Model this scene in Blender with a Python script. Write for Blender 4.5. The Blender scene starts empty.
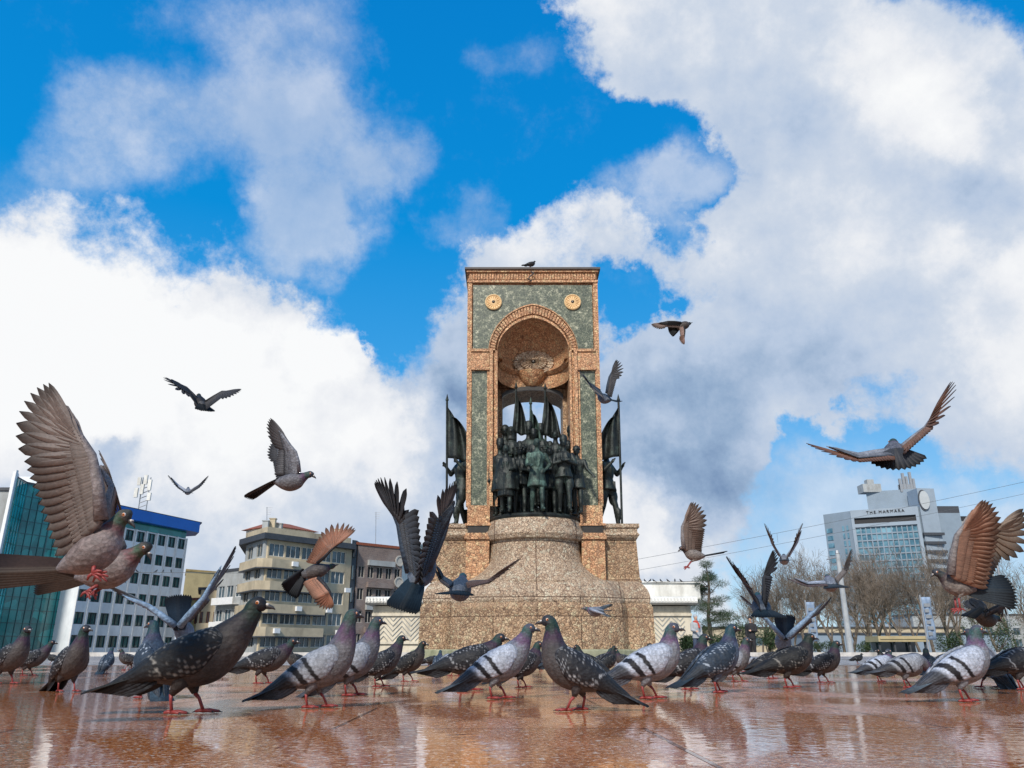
import bpy, math, random
from mathutils import Vector, Matrix, noise as mnoise
random.seed(7)
S = bpy.context.scene
COL = S.collection
# ---------------------------------------------------------------- camera
FPX = 780.0; HOR = 652.0; CAMZ = 0.14
PITCH = math.atan((HOR-384)/FPX)
CP, SP = math.cos(PITCH), math.sin(PITCH)
cam_d = bpy.data.cameras.new('camera'); cam = bpy.data.objects.new('camera', cam_d); COL.objects.link(cam)
cam.location = (0,0,CAMZ); cam.rotation_euler = (math.pi/2+PITCH,0,0)
cam_d.sensor_width = 36; cam_d.lens = FPX/1024*36; cam_d.clip_start = 0.02; cam_d.clip_end = 6000
S.camera = cam
S.render.resolution_x = 1024; S.render.resolution_y = 768
def ray(px,py):
    a=(px-512)/FPX; b=(384-py)/FPX
    return Vector((a, CP-b*SP, SP+b*CP))
def at(px,py,Y):
    d=ray(px,py); d*=Y/d.y
    return Vector((d.x, d.y, d.z+CAMZ))
def ground(px,py):
    d=ray(px,py); d*=CAMZ/(-d.z)
    return Vector((d.x,d.y,0))
def Z(py,Y): return at(512,py,Y).z
def X(px,py,Y): return at(px,py,Y).x
# ---------------------------------------------------------------- look
S.view_settings.view_transform='Standard'; S.view_settings.look='None'
S.view_settings.gamma=1; S.view_settings.exposure=0.2; S.view_settings.use_curve_mapping=False
SUN_EL, SUN_AZ = math.radians(40), math.radians(-160)     # azimuth from +Y clockwise: behind-left of the camera
sun_d=bpy.data.lights.new('sun','SUN'); sun=bpy.data.objects.new('sun',sun_d); COL.objects.link(sun)
sun_d.energy=3.6; sun_d.angle=math.radians(6); sun_d.color=(1,.93,.84)
sdir=Vector((math.sin(SUN_AZ)*math.cos(SUN_EL), math.cos(SUN_AZ)*math.cos(SUN_EL), math.sin(SUN_EL)))
sun.rotation_euler=sdir.to_track_quat('Z','Y').to_euler()
# ---------------------------------------------------------------- world : blue sky with clouds placed by direction
W=bpy.data.worlds.new('World'); S.world=W; W.use_nodes=True
nt=W.node_tree; nt.nodes.clear(); N=nt.nodes.new; L=nt.links.new
def mth(op,a,b=None,c=None,clamp=False):
    n=N('ShaderNodeMath'); n.operation=op; n.use_clamp=clamp
    for i,v in enumerate((a,b,c)):
        if v is None: continue
        if isinstance(v,(int,float)): n.inputs[i].default_value=v
        else: L(v,n.inputs[i])
    return n.outputs[0]
def vm(op,a,b=None,out=0):
    n=N('ShaderNodeVectorMath'); n.operation=op
    for i,v in enumerate((a,b)):
        if v is None: continue
        if isinstance(v,(tuple,list)): n.inputs[i].default_value=v
        else: L(v,n.inputs[i])
    return n.outputs[out]
def scl(v,s):
    n=N('ShaderNodeVectorMath'); n.operation='SCALE'; L(v,n.inputs[0])
    if isinstance(s,(int,float)): n.inputs['Scale'].default_value=s
    else: L(s,n.inputs['Scale'])
    return n.outputs[0]
def mrange(v,a,b,c,d,smooth=True):
    n=N('ShaderNodeMapRange'); n.interpolation_type='SMOOTHSTEP' if smooth else 'LINEAR'; n.clamp=True
    L(v,n.inputs['Value'])
    for k,x in (('From Min',a),('From Max',b),('To Min',c),('To Max',d)): n.inputs[k].default_value=x
    return n.outputs[0]
def nz(vec,scale,detail=6,rough=.55,off=(0,0,0)):
    n=N('ShaderNodeTexNoise'); n.inputs['Scale'].default_value=scale; n.inputs['Detail'].default_value=detail; n.inputs['Roughness'].default_value=rough
    L(vm('ADD',vec,off),n.inputs['Vector']); return n
tc=N('ShaderNodeTexCoord'); D=tc.outputs['Generated']
sep=N('ShaderNodeSeparateXYZ'); L(D,sep.inputs[0])
ya=mth('MAXIMUM',mth('ABSOLUTE',sep.outputs[1]),.04)
comb=N('ShaderNodeCombineXYZ'); L(mth('DIVIDE',sep.outputs[0],ya),comb.inputs[0]); L(mth('DIVIDE',mth('ABSOLUTE',sep.outputs[2]),ya),comb.inputs[1])
UV=comb.outputs[0]
w1=nz(D,3.2,3,.5); w2=nz(D,11,8,.62,(3,1,7))
warp=vm('ADD',scl(vm('SUBTRACT',w1.outputs['Color'],(.5,.5,.5)),.22),scl(vm('SUBTRACT',w2.outputs['Color'],(.5,.5,.5)),.17))
UVW=vm('MULTIPLY',vm('ADD',UV,warp),(1,1,0))
def blobs(lst,vec=UVW):
    acc=None
    for (px,py,rx,ry,w) in lst:
        d=ray(px,py); u=d.x/d.y; v=d.z/d.y
        su=1/(rx/FPX/d.y); sv=1/(ry/FPX/d.y/d.y)
        q=vm('LENGTH',vm('MULTIPLY',vm('SUBTRACT',vec,(u,v,0)),(su,sv,0)),None,1)
        m=mrange(q,0.35,1.25,w,0)
        acc=m if acc is None else mth('ADD',acc,m)
    return acc
hard=[(-60,385,240,225,1.2),(80,380,205,200,1),(215,440,170,170,1),(300,460,115,155,1),(345,555,110,120,1),(20,610,360,90,1),(235,320,80,55,.5),(330,380,60,50,.4),
      (640,-60,100,140,1),(700,10,110,110,1),(640,30,80,75,.7),(820,60,180,140,1.2),(960,150,180,170,1.2),(830,180,140,110,1),(790,250,100,70,.7),
      (850,330,190,120,1.1),(1000,330,130,140,1.1),(730,330,120,110,.8),(700,250,60,40,.45),(570,250,110,72,1.1),(485,310,60,75,.95),(440,400,60,90,.8),(640,420,190,90,.9),
      (450,480,90,90,.9),(560,540,130,90,.9),(690,540,90,100,.9),(780,400,140,60,.7),(1010,450,120,70,.6),
      (500,30,60,90,-.8),(530,130,60,80,-.6),(650,140,80,55,-.6),(632,322,26,40,-.7),(668,250,26,26,-.6),(880,232,44,24,-1.0),(900,400,60,30,-.45),(380,340,30,60,-.6),(700,170,40,40,-.3),(860,480,120,45,-.35),(760,560,60,40,-.4)]
soft=[(135,130,120,75,.8),(300,60,90,110,.75),(320,170,95,95,.95),(290,235,70,60,.7),(200,20,60,40,.4),(30,200,70,50,.5),(400,170,40,30,.35),(520,60,60,30,.3),(480,210,50,40,.5),
      (660,190,60,45,.8),(700,170,60,40,.6),(870,520,160,60,.55),(760,500,140,60,.5),(960,540,150,60,.6),(650,260,50,80,.45)]
H=blobs(hard); Sf=blobs(soft)
f1=nz(D,7.5,11,.68,(9,2,4)); f2=nz(D,2.6,6,.55,(1,8,3))
fb=mth('SUBTRACT',f1.outputs[0],.5)
Hd=mth('ADD',H,mth('MULTIPLY',fb,2.3))
mH=mrange(Hd,.28,.98,0,1)
Sd=mth('ADD',Sf,mth('MULTIPLY',fb,2.0))
mS=mth('MULTIPLY',mrange(Sd,.1,1.3,0,1),.62)
# background clouds away from the blobs
gen=mth('MULTIPLY',mrange(f2.outputs[0],.47,.6,0,1),mrange(mth('DIVIDE',sep.outputs[1],1.0),.15,-.2,0,1))
mask=mth('MAXIMUM',mth('MAXIMUM',mH,mS),gen)
bright=[(60,330,210,150,.55),(200,400,180,120,.35),(380,440,60,60,.25),(330,350,60,50,.3),(820,20,80,50,.12),(920,70,110,80,.24),(1010,320,90,130,.26),(640,10,90,60,.15),
        (570,230,90,40,.16),(620,520,60,60,.35),(480,560,80,60,.3),(910,120,80,60,.2),(560,400,60,70,.0),
        (110,490,45,26,-.34),(430,430,60,60,-.30),(720,370,170,80,-.14),(700,480,120,40,-.24),(970,195,70,45,-.22),(780,110,70,50,-.06),(455,380,60,100,-.2),(30,560,200,60,-.12),(660,440,120,60,-.2),(1000,90,20,30,-.15)]
B=blobs(bright)
det=nz(D,8.5,9,.6,(4,4,4))
Bt=mth('ADD',mth('ADD',B,.56),mth('MULTIPLY',mth('SUBTRACT',det.outputs[0],.5),.55))
fo=nz(D,7.5,11,.68,(9-.022,2,4+.034)); Bt=mth('ADD',Bt,mth('MULTIPLY',mth('SUBTRACT',f1.outputs[0],fo.outputs[0]),.45))
fw_=nz(D,3.6,7,.6,(2,5,2)); fwo=nz(D,3.6,7,.6,(2-.05,5,2+.07)); Bt=mth('ADD',Bt,mth('MULTIPLY',mth('SUBTRACT',fw_.outputs[0],fwo.outputs[0]),.9))
Bt=mth('ADD',Bt,mth('MULTIPLY',mth('MULTIPLY',mS,mth('SUBTRACT',1.0,mH)),.16))
cr=N('ShaderNodeValToRGB'); L(Bt,cr.inputs[0]); e=cr.color_ramp.elements
e[0].position=0; e[0].color=(.17,.27,.45,1); e[1].position=1; e[1].color=(.93,.94,.95,1)
for p,c in ((.2,(.30,.42,.60)),(.40,(.47,.57,.73)),(.6,(.60,.67,.78)),(.8,(.82,.84,.88))):
    k=cr.color_ramp.elements.new(p); k.color=(*c,1)
sky=N('ShaderNodeTexSky'); sky.sky_type='NISHITA'; sky.sun_disc=False; sky.sun_elevation=SUN_EL; sky.sun_rotation=SUN_AZ
sky.altitude=0; sky.air_density=1.0; sky.dust_density=.6; sky.ozone_density=2.2
tint=N('ShaderNodeMix'); tint.data_type='RGBA'; tint.blend_type='MULTIPLY'; tint.inputs[0].default_value=1
L(sky.outputs[0],tint.inputs[6]); tint.inputs[7].default_value=(.25,1.45,2.0,1)
gr=N('ShaderNodeValToRGB'); L(sep.outputs[2],gr.inputs[0]); ge=gr.color_ramp.elements
ge[0].position=0.0; ge[0].color=(.66,.74,.83,1); ge[1].position=.75; ge[1].color=(.0,.20,.60,1)
for p,c in ((.09,(.46,.62,.80)),(.17,(.27,.52,.80)),(.32,(.05,.34,.74)),(.5,(.0,.26,.68))):
    k=gr.color_ramp.elements.new(p); k.color=(*c,1)
sm=N('ShaderNodeMix'); sm.data_type='RGBA'; sm.inputs[0].default_value=.88; L(tint.outputs[2],sm.inputs[6]); L(scl(gr.outputs[0],9.0),sm.inputs[7])
SKYTINT=tint
cl=scl(cr.outputs[0],8.9)
mx=N('ShaderNodeMix'); mx.data_type='RGBA'; L(mask,mx.inputs[0]); L(sm.outputs[2],mx.inputs[6]); L(cl,mx.inputs[7])
bg=N('ShaderNodeBackground'); bg.inputs[1].default_value=.1; L(mx.outputs[2],bg.inputs[0])
wo=N('ShaderNodeOutputWorld'); L(bg.outputs[0],wo.inputs[0])
W.cycles.sampling_method='MANUAL'; W.cycles.sample_map_resolution=512
# ---------------------------------------------------------------- materials
class NM:
    def __init__(s,name):
        s.m=bpy.data.materials.new(name); s.m.use_nodes=True; s.t=s.m.node_tree; s.b=s.t.nodes['Principled BSDF']
        tcn=s.t.nodes.new('ShaderNodeTexCoord'); s.obj=tcn.outputs['Object']
        g=s.t.nodes.new('ShaderNodeNewGeometry'); s.pos=g.outputs['Position']; s.nrm=g.outputs['Normal']
    def n(s,typ,**k):
        n=s.t.nodes.new('ShaderNode'+typ)
        for a,v in k.items(): setattr(n,a,v)
        return n
    def l(s,a,b): s.t.links.new(a,b)
    def noise(s,scale,detail=5,rough=.6,vec=None,stretch=None):
        n=s.n('TexNoise'); n.inputs['Scale'].default_value=scale; n.inputs['Detail'].default_value=detail; n.inputs['Roughness'].default_value=rough
        v=vec or s.pos
        if stretch:
            mp=s.n('VectorMath',operation='MULTIPLY'); s.l(v,mp.inputs[0]); mp.inputs[1].default_value=stretch; v=mp.outputs[0]
        s.l(v,n.inputs['Vector']); return n.outputs[0]
    def vor(s,scale,feature='F1',vec=None,out=0,rand=1):
        n=s.n('TexVoronoi',feature=feature); n.inputs['Scale'].default_value=scale; n.inputs['Randomness'].default_value=rand
        s.l(vec or s.pos,n.inputs['Vector']); return n.outputs[out]
    def ramp(s,v,stops,const=False):
        r=s.n('ValToRGB'); s.l(v,r.inputs[0]); el=r.color_ramp.elements
        if const: r.color_ramp.interpolation='CONSTANT'
        el[0].position=stops[0][0]; el[0].color=(*stops[0][1],1); el[1].position=stops[-1][0]; el[1].color=(*stops[-1][1],1)
        for p,c in stops[1:-1]:
            k=el.new(p); k.color=(*c,1)
        return r.outputs[0]
    def mix(s,f,a,b,mode='MIX'):
        m=s.n('Mix',data_type='RGBA',blend_type=mode)
        for i,v in ((0,f),(6,a),(7,b)):
            if isinstance(v,(int,float)): m.inputs[i].default_value=v
            elif isinstance(v,tuple): m.inputs[i].default_value=(*v,1)
            else: s.l(v,m.inputs[i])
        return m.outputs[2]
    def mr(s,v,a,b,c,d):
        n=s.n('MapRange'); s.l(v,n.inputs[0])
        for i,x in enumerate((a,b,c,d)): n.inputs[i+1].default_value=x
        return n.outputs[0]
    def math(s,op,a,b):
        n=s.n('Math',operation=op)
        for i,v in enumerate((a,b)):
            if isinstance(v,(int,float)): n.inputs[i].default_value=v
            else: s.l(v,n.inputs[i])
        return n.outputs[0]
    def set(s,col=None,rough=None,metal=None,spec=None,coat=None):
        for k,v in (('Base Color',col),('Roughness',rough),('Metallic',metal),('Specular IOR Level',spec),('Coat Weight',coat)):
            if v is None: continue
            if isinstance(v,tuple): s.b.inputs[k].default_value=(*v,1)
            elif isinstance(v,(int,float)): s.b.inputs[k].default_value=v
            else: s.l(v,s.b.inputs[k])
    def bump(s,h,strength=.3,dist=.01):
        b=s.n('Bump'); b.inputs['Strength'].default_value=strength; b.inputs['Distance'].default_value=dist
        s.l(h,b.inputs['Height']); s.l(b.outputs[0],s.b.inputs['Normal'])
M={}
def simple(name,col,rough=.6,metal=0,var=.25,scale=3,bump=.15,bd=.01,dirt=None):
    k=NM(name); c2=tuple(x*(1-var) for x in col); c3=tuple(min(1,x*(1+var*.6)) for x in col)
    n=k.noise(scale,6,.65); c=k.ramp(n,[(.3,c2),(.5,col),(.7,c3)])
    if dirt:
        n2=k.noise(scale*.35,7,.7,stretch=(1,1,.35)); c=k.mix(k.mr(n2,.48,.68,0,.75),c,dirt)
    k.set(c,rough,metal)
    if bump: k.bump(k.noise(scale*8,4,.6),bump,bd)
    M[name]=k.m; return k.m
# breccia stone
def breccia(name,light,mid,dark,sc=7,vein=(.05,.025,.015),veinw=.035,bs=1.0,joint=None):
    k=NM(name)
    wv=k.n('VectorMath',operation='ADD'); nn=k.n('TexNoise'); nn.inputs['Scale'].default_value=4; nn.inputs['Detail'].default_value=4; k.l(k.pos,nn.inputs[0])
    sc_=k.n('VectorMath',operation='SCALE'); k.l(nn.outputs['Color'],sc_.inputs[0]); sc_.inputs['Scale'].default_value=.22
    k.l(k.pos,wv.inputs[0]); k.l(sc_.outputs[0],wv.inputs[1]); v=wv.outputs[0]
    vc=k.n('TexVoronoi'); vc.inputs['Scale'].default_value=sc; k.l(v,vc.inputs[0])
    ve=k.vor(sc,'DISTANCE_TO_EDGE',v); ve2=k.vor(sc*2.6,'DISTANCE_TO_EDGE',v)
    sepc=k.n('SeparateColor'); k.l(vc.outputs['Color'],sepc.inputs[0])
    c=k.ramp(sepc.outputs[0],[(0,dark),(.3,mid),(.75,light),(1,tuple(min(.85,x*1.25) for x in light))])
    vc2=k.n('TexVoronoi'); vc2.inputs['Scale'].default_value=sc*3.1; k.l(v,vc2.inputs[0]); s2=k.n('SeparateColor'); k.l(vc2.outputs['Color'],s2.inputs[0])
    c=k.mix(.45,c,k.ramp(s2.outputs[1],[(0,dark),(.35,mid),(1,light)]))
    c=k.mix(k.mr(ve,0,veinw,.85,0),c,vein); c=k.mix(k.mr(ve2,0,veinw*2,.5,0),c,vein)
    big=k.noise(.9,6,.7); c=k.mix(k.mr(big,.48,.66,0,.38),c,tuple(x*.42 for x in mid))
    st=k.noise(1.4,6,.7,stretch=(2.4,2.4,.35)); c=k.mix(k.mr(st,.54,.72,0,.38),c,(.10,.07,.05))
    c=k.mix(k.mr(k.noise(38,4,.8),.52,.66,0,.7),c,vein)
    if joint:
        br=k.n('TexBrick'); mp=k.n('Mapping'); mp.inputs['Rotation'].default_value=(math.pi/2,0,0); mp.inputs['Location'].default_value=(.45,0,.22)
        k.l(k.pos,mp.inputs[0]); k.l(mp.outputs[0],br.inputs[0]); br.inputs['Scale'].default_value=1; br.inputs['Brick Width'].default_value=joint[0]; br.inputs['Row Height'].default_value=joint[1]; br.inputs['Mortar Size'].default_value=.012
        br.inputs['Color1'].default_value=(1,1,1,1); br.inputs['Color2'].default_value=(.8,.78,.76,1); br.inputs['Mortar'].default_value=(.3,.24,.2,1); c=k.mix(1,c,br.outputs['Color'],'MULTIPLY')
    k.set(c,k.mr(ve,0,.1,.8,.5)); k.bump(k.math('ADD',ve,k.noise(30,4)),.8*bs,.03); M[name]=k.m
breccia('pink_breccia',(.92,.56,.30),(.76,.38,.18),(.30,.12,.05),13,veinw=.10)
breccia('pale_breccia',(.90,.72,.52),(.74,.54,.36),(.32,.19,.11),15,veinw=.11,joint=(2.1,1.4))
breccia('brown_breccia',(.88,.63,.39),(.60,.37,.20),(.17,.09,.045),15,veinw=.12,joint=(2.1,.95))
def greenm():
    k=NM('green_marble'); n=k.noise(8,10,.85); n2=k.noise(30,6,.9)
    c=k.ramp(n,[(.34,(.02,.035,.025)),(.47,(.055,.075,.05)),(.54,(.13,.15,.095)),(.62,(.58,.57,.42))])
    c=k.mix(k.mr(n2,.50,.57,0,.85),c,(.02,.028,.02)); c=k.mix(k.mr(k.vor(13,'DISTANCE_TO_EDGE'),0,.03,.5,0),c,(.5,.5,.4))
    k.set(c,.38); k.bump(n2,.3,.01); M['green_marble']=k.m
greenm()
def bronze():
    k=NM('dark_bronze'); n=k.noise(4.5,6,.7); n3=k.noise(1.7,4,.6)
    c=k.ramp(n,[(.35,(.008,.010,.010)),(.55,(.024,.030,.027)),(.72,(.06,.09,.075))])
    c=k.mix(k.mr(n3,.62,.74,0,.35),c,(.07,.15,.115)); k.set(c,k.mr(n,.3,.7,.38,.62),.45); k.bump(k.noise(26,5),.5,.02); M['dark_bronze']=k.m
    k=NM('green_bronze'); n=k.noise(4,6,.7); c=k.ramp(n,[(.35,(.014,.022,.02)),(.52,(.04,.07,.058)),(.66,(.13,.22,.175))]); k.set(c,.6,.35); k.bump(k.noise(26,5),.5,.02); M['green_bronze']=k.m
bronze()
def wet():
    k=NM('wet_granite'); v=k.pos
    speck=k.noise(95,3,.7); big=k.noise(1.5,6,.6,stretch=(1,.7,1)); mid=k.noise(7,5,.6)
    c=k.ramp(speck,[(.33,(.16,.04,.012)),(.46,(.48,.15,.042)),(.57,(.66,.24,.075)),(.64,(.88,.66,.48))])
    c=k.mix(k.mr(mid,.45,.7,0,.4),c,(.40,.11,.04))
    c=k.mix(k.mr(k.noise(.55,4,.6),.5,.66,0,.4),c,(.40,.17,.10))
    c=k.mix(k.mr(k.noise(150,2,.5),.62,.68,0,.9),c,(.85,.78,.72)); c=k.mix(k.mr(k.noise(60,2,.5),.63,.68,0,.9),c,(.8,.7,.62))  # pale flecks: sparkle of the wet surface painted into the stone colour
    # joints: slabs 0.6 x 0.9 slightly turned
    br=k.n('TexBrick'); mp=k.n('Mapping'); mp.inputs['Rotation'].default_value=(0,0,math.radians(-1.2)); mp.inputs['Location'].default_value=(.31,.155,0)
    k.l(v,mp.inputs[0]); k.l(mp.outputs[0],br.inputs[0])
    br.offset=.5; br.inputs['Scale'].default_value=1; br.inputs['Mortar Size'].default_value=.006; br.inputs['Brick Width'].default_value=1.2; br.inputs['Row Height'].default_value=.6; br.inputs['Mortar Smooth'].default_value=.3
    br.inputs['Color1'].default_value=(1,1,1,1); br.inputs['Color2'].default_value=(.78,.78,.78,1); br.inputs['Mortar'].default_value=(.30,.26,.24,1)
    c=k.mix(1,c,br.outputs['Color'],'MULTIPLY')
    pud=k.mr(big,.50,.64,0,1)                       # 1 = dry-ish damp stone, 0 = standing water
    fl=k.noise(230,2,.5); drops=k.mr(k.vor(46,'F1'),.0,.30,1,0)
    rough=k.math('ADD',k.math('MULTIPLY',pud,.13),.02); rough=k.math('ADD',rough,k.math('MULTIPLY',k.mr(mid,.4,.65,0,1),.05))
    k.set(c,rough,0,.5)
    h=k.math('ADD',k.math('MULTIPLY',k.mix(1,pud,(.5,.5,.5),'MULTIPLY'),k.math('ADD',k.math('MULTIPLY',fl,1.0),k.math('MULTIPLY',drops,1.2))),k.math('MULTIPLY',k.noise(9,3,.5),.22))
    h=k.math('ADD',h,k.math('MULTIPLY',k.noise(34,2,.5),.16)); h=k.math('ADD',h,k.math('MULTIPLY',br.outputs['Fac'],-1.2))
    k.bump(h,.6,.0045); M['wet_granite']=k.m
wet()
def palepav():
    k=NM('wet_pale_paving'); n=k.noise(9,6,.7); c=k.ramp(n,[(.3,(.17,.15,.14)),(.5,(.30,.27,.26)),(.7,(.46,.42,.40))])
    br=k.n('TexBrick'); k.l(k.pos,br.inputs[0]); br.inputs['Scale'].default_value=1; br.inputs['Brick Width'].default_value=.6; br.inputs['Row Height'].default_value=.6; br.inputs['Mortar Size'].default_value=.01
    br.inputs['Color1'].default_value=(1,1,1,1); br.inputs['Color2'].default_value=(.75,.7,.68,1); br.inputs['Mortar'].default_value=(.3,.3,.3,1)
    c=k.mix(1,c,br.outputs['Color'],'MULTIPLY'); k.set(c,k.mr(k.noise(1.2,5),.4,.6,.12,.45)); k.bump(k.noise(60,3),.3,.003); M['wet_pale_paving']=k.m
palepav()
simple('asphalt',(.06,.06,.065),.5,0,.3,6,.3)
simple('kerb_stone',(.55,.53,.50),.5,0,.25,5,.2,dirt=(.2,.18,.15))
simple('lawn',(.05,.09,.03),.9,0,.4,5,.6,.03)
def plum():
    k=NM('plumage'); a=k.n('Attribute'); a.attribute_name='Col'
    n=k.noise(110,4,.7,k.obj); fine=k.noise(420,3,.6,k.obj,(.6,1,1))
    st=k.n('VectorMath',operation='MULTIPLY'); k.l(k.obj,st.inputs[0]); st.inputs[1].default_value=(1,1.4,1.5)
    sc=k.vor(80,'F1',st.outputs[0]); ed=k.vor(80,'DISTANCE_TO_EDGE',st.outputs[0])
    c=k.mix(1,a.outputs[0],k.ramp(n,[(.3,(.62,.62,.62)),(.7,(1.3,1.3,1.3))]),'MULTIPLY')
    c=k.mix(1,c,k.ramp(k.noise(26,3,.6,k.obj),[(.3,(.72,.72,.72)),(.7,(1.2,1.2,1.2))]),'MULTIPLY')
    c=k.mix(k.mr(ed,0,.14,.45,0),c,k.mix(1,c,(.45,.45,.45),'MULTIPLY'))
    k.set(c,k.mr(n,.3,.7,.5,.75),0,.32)
    k.bump(k.math('ADD',k.math('MULTIPLY',sc,1.6),fine),.35,.003); M['plumage']=k.m
    # flight feathers : thin, let light through
    k=NM('flight_feather'); a=k.n('Attribute'); a.attribute_name='Col'
    n=k.noise(160,3,.7,k.obj); c=k.mix(1,a.outputs[0],k.ramp(n,[(.3,(.8,.8,.8)),(.7,(1.15,1.15,1.15))]),'MULTIPLY')
    k.set(c,.55,0,.35); k.bump(n,.15,.001)
    tr=k.n('BsdfTranslucent'); k.l(k.mix(1,c,(1.0,.82,.62),'MULTIPLY'),tr.inputs[0])
    ms=k.n('MixShader'); ms.inputs[0].default_value=.55; out=[x for x in k.t.nodes if x.type=='OUTPUT_MATERIAL'][0]
    k.l(k.b.outputs[0],ms.inputs[1]); k.l(tr.outputs[0],ms.inputs[2]); k.l(ms.outputs[0],out.inputs[0]); M['flight_feather']=k.m
plum()
simple('leg_skin',(.24,.036,.034),.5,0,.4,200,.3,.001)
simple('beak_horn',(.035,.033,.035),.4,0,.3,200,0)
simple('cere_white',(.6,.58,.55),.6,0,.1,200,0)
simple('eye_orange',(.7,.22,.03),.15,0,.1,10,0)
simple('eye_pupil',(.01,.01,.01),.08,0,0,10,0)
def attrmat(name,rough=.6,metal=0):
    k=NM(name); a=k.n('Attribute'); a.attribute_name='Col'; k.set(a.outputs[0],rough,metal); M[name]=k.m
# ---------------------------------------------------------------- mesh builder
class MB:
    def __init__(s): s.v=[]; s.f=[]; s.m=[]; s.c=[]; s.mi=0; s.smooth=[]; s.sm=False
    def add(s,vs,fs,cols=None,mi=None,smooth=None):
        o=len(s.v); s.v+= [tuple(x) for x in vs]; s.c+= (cols if cols else [(.5,.5,.5)]*len(vs))
        for f in fs:
            s.f.append(tuple(i+o for i in f)); s.m.append(s.mi if mi is None else mi); s.smooth.append(s.sm if smooth is None else smooth)
    def box(s,x0,x1,y0,y1,z0,z1,**k):
        s.add([(x0,y0,z0),(x1,y0,z0),(x1,y1,z0),(x0,y1,z0),(x0,y0,z1),(x1,y0,z1),(x1,y1,z1),(x0,y1,z1)],
              [(0,3,2,1),(4,5,6,7),(0,1,5,4),(1,2,6,5),(2,3,7,6),(3,0,4,7)],**k)
    def obox(s,p0,p1,w0,w1,z0,z1,**k):
        """box along p0->p1 (xy), from w0 to w1 along the outward normal (to the right of travel)"""
        d=Vector((p1[0]-p0[0],p1[1]-p0[1])); d.normalize(); n=Vector((d.y,-d.x))
        q=[(p0[0]+n.x*w,p0[1]+n.y*w) for w in (w0,)]+[(p1[0]+n.x*w0,p1[1]+n.y*w0),(p1[0]+n.x*w1,p1[1]+n.y*w1),(p0[0]+n.x*w1,p0[1]+n.y*w1)]
        s.prism(q,z0,z1,**k)
    def prism(s,q,z0,z1,**k):
        n=len(q); vs=[(x,y,z0) for x,y in q]+[(x,y,z1) for x,y in q]
        fs=[tuple(range(n))[::-1],tuple(range(n,2*n))]+[(i,(i+1)%n,(i+1)%n+n,i+n) for i in range(n)]
        s.add(vs,fs,**k)
    def rings(s,R,cols=None,cap=True,closed=True,**k):
        n=len(R[0]); vs=[p for r in R for p in r]; fs=[]
        for j in range(len(R)-1):
            for i in range(n if closed else n-1):
                a=j*n+i; b=j*n+(i+1)%n; fs.append((a,b,b+n,a+n))
        if cap and closed: fs.append(tuple(range(n))[::-1]); fs.append(tuple(range((len(R)-1)*n,len(R)*n)))
        s.add(vs,fs,cols,**k)
    def tube(s,pts,rad,n=8,col=None,**k):
        pts=[Vector(p) for p in pts]; R=[]
        if isinstance(rad,(int,float)): rad=[rad]*len(pts)
        ref=None
        for i,p in enumerate(pts):
            t=(pts[min(i+1,len(pts)-1)]-pts[max(i-1,0)]);
            if t.length<1e-9: t=Vector((0,0,1))
            t.normalize()
            if ref is None: ref=t.orthogonal().normalized()
            ref=(ref-t*ref.dot(t)); 
            if ref.length<1e-6: ref=t.orthogonal()
            ref.normalize(); b=t.cross(ref)
            R.append([p+(ref*math.cos(2*math.pi*j/n)+b*math.sin(2*math.pi*j/n))*rad[i] for j in range(n)])
        s.rings(R,[col]*(n*len(pts)) if col else None,**k)
    def ell(s,c,r,n=12,m=8,col=None,rot=None,**k):
        R=[]
        for j in range(m+1):
            ph=-math.pi/2+math.pi*j/m; rr=max(math.cos(ph),.02)
            ring=[]
            for i in range(n):
                v=Vector((r[0]*rr*math.cos(2*math.pi*i/n),r[1]*rr*math.sin(2*math.pi*i/n),r[2]*math.sin(ph)))
                if rot: v=rot@v
                ring.append(Vector(c)+v)
            R.append(ring)
        s.rings(R,[col]*(n*(m+1)) if col else None,**k)
    def build(s,name,mats,parent=None,loc=None,color=False):
        me=bpy.data.meshes.new(name)
        off=Vector(loc) if loc is not None else None
        vs=s.v if off is None else [(x-off.x,y-off.y,z-off.z) for x,y,z in s.v]
        me.from_pydata(vs,[],s.f); 
        if not isinstance(mats,(list,tuple)): mats=[mats]
        for m in mats: me.materials.append(M[m] if isinstance(m,str) else m)
        me.polygons.foreach_set('material_index',s.m); me.polygons.foreach_set('use_smooth',s.smooth)
        if color:
            a=me.color_attributes.new('Col','FLOAT_COLOR','POINT'); fl=[]
            for c in s.c: fl+= [c[0],c[1],c[2],1]
            a.data.foreach_set('color',fl)
        me.update(); o=bpy.data.objects.new(name,me); COL.objects.link(o)
        if off is not None: o.location=off
        if parent is not None:
            o.parent=parent
            # children are built in world coordinates: parent sits at its base without rotation
            w=Vector((0,0,0)); q=parent
            while q is not None: w+=q.location; q=q.parent
            o.location=(off if off is not None else Vector((0,0,0)))-w
        return o
def tag(o,label=None,cat=None,group=None,kind=None):
    if label: o['label']=label
    if cat: o['category']=cat
    if group: o['group']=group
    if kind: o['kind']=kind
    return o
def empty(name,loc,label,cat,group=None):
    o=bpy.data.objects.new(name,None); COL.objects.link(o); o.location=loc; o.empty_display_size=.1
    return tag(o,label,cat,group)
def lerp(a,b,t): return a+(b-a)*t
def mixc(a,b,t): t=max(0,min(1,t)); return tuple(a[i]+(b[i]-a[i])*t for i in range(3))
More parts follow.
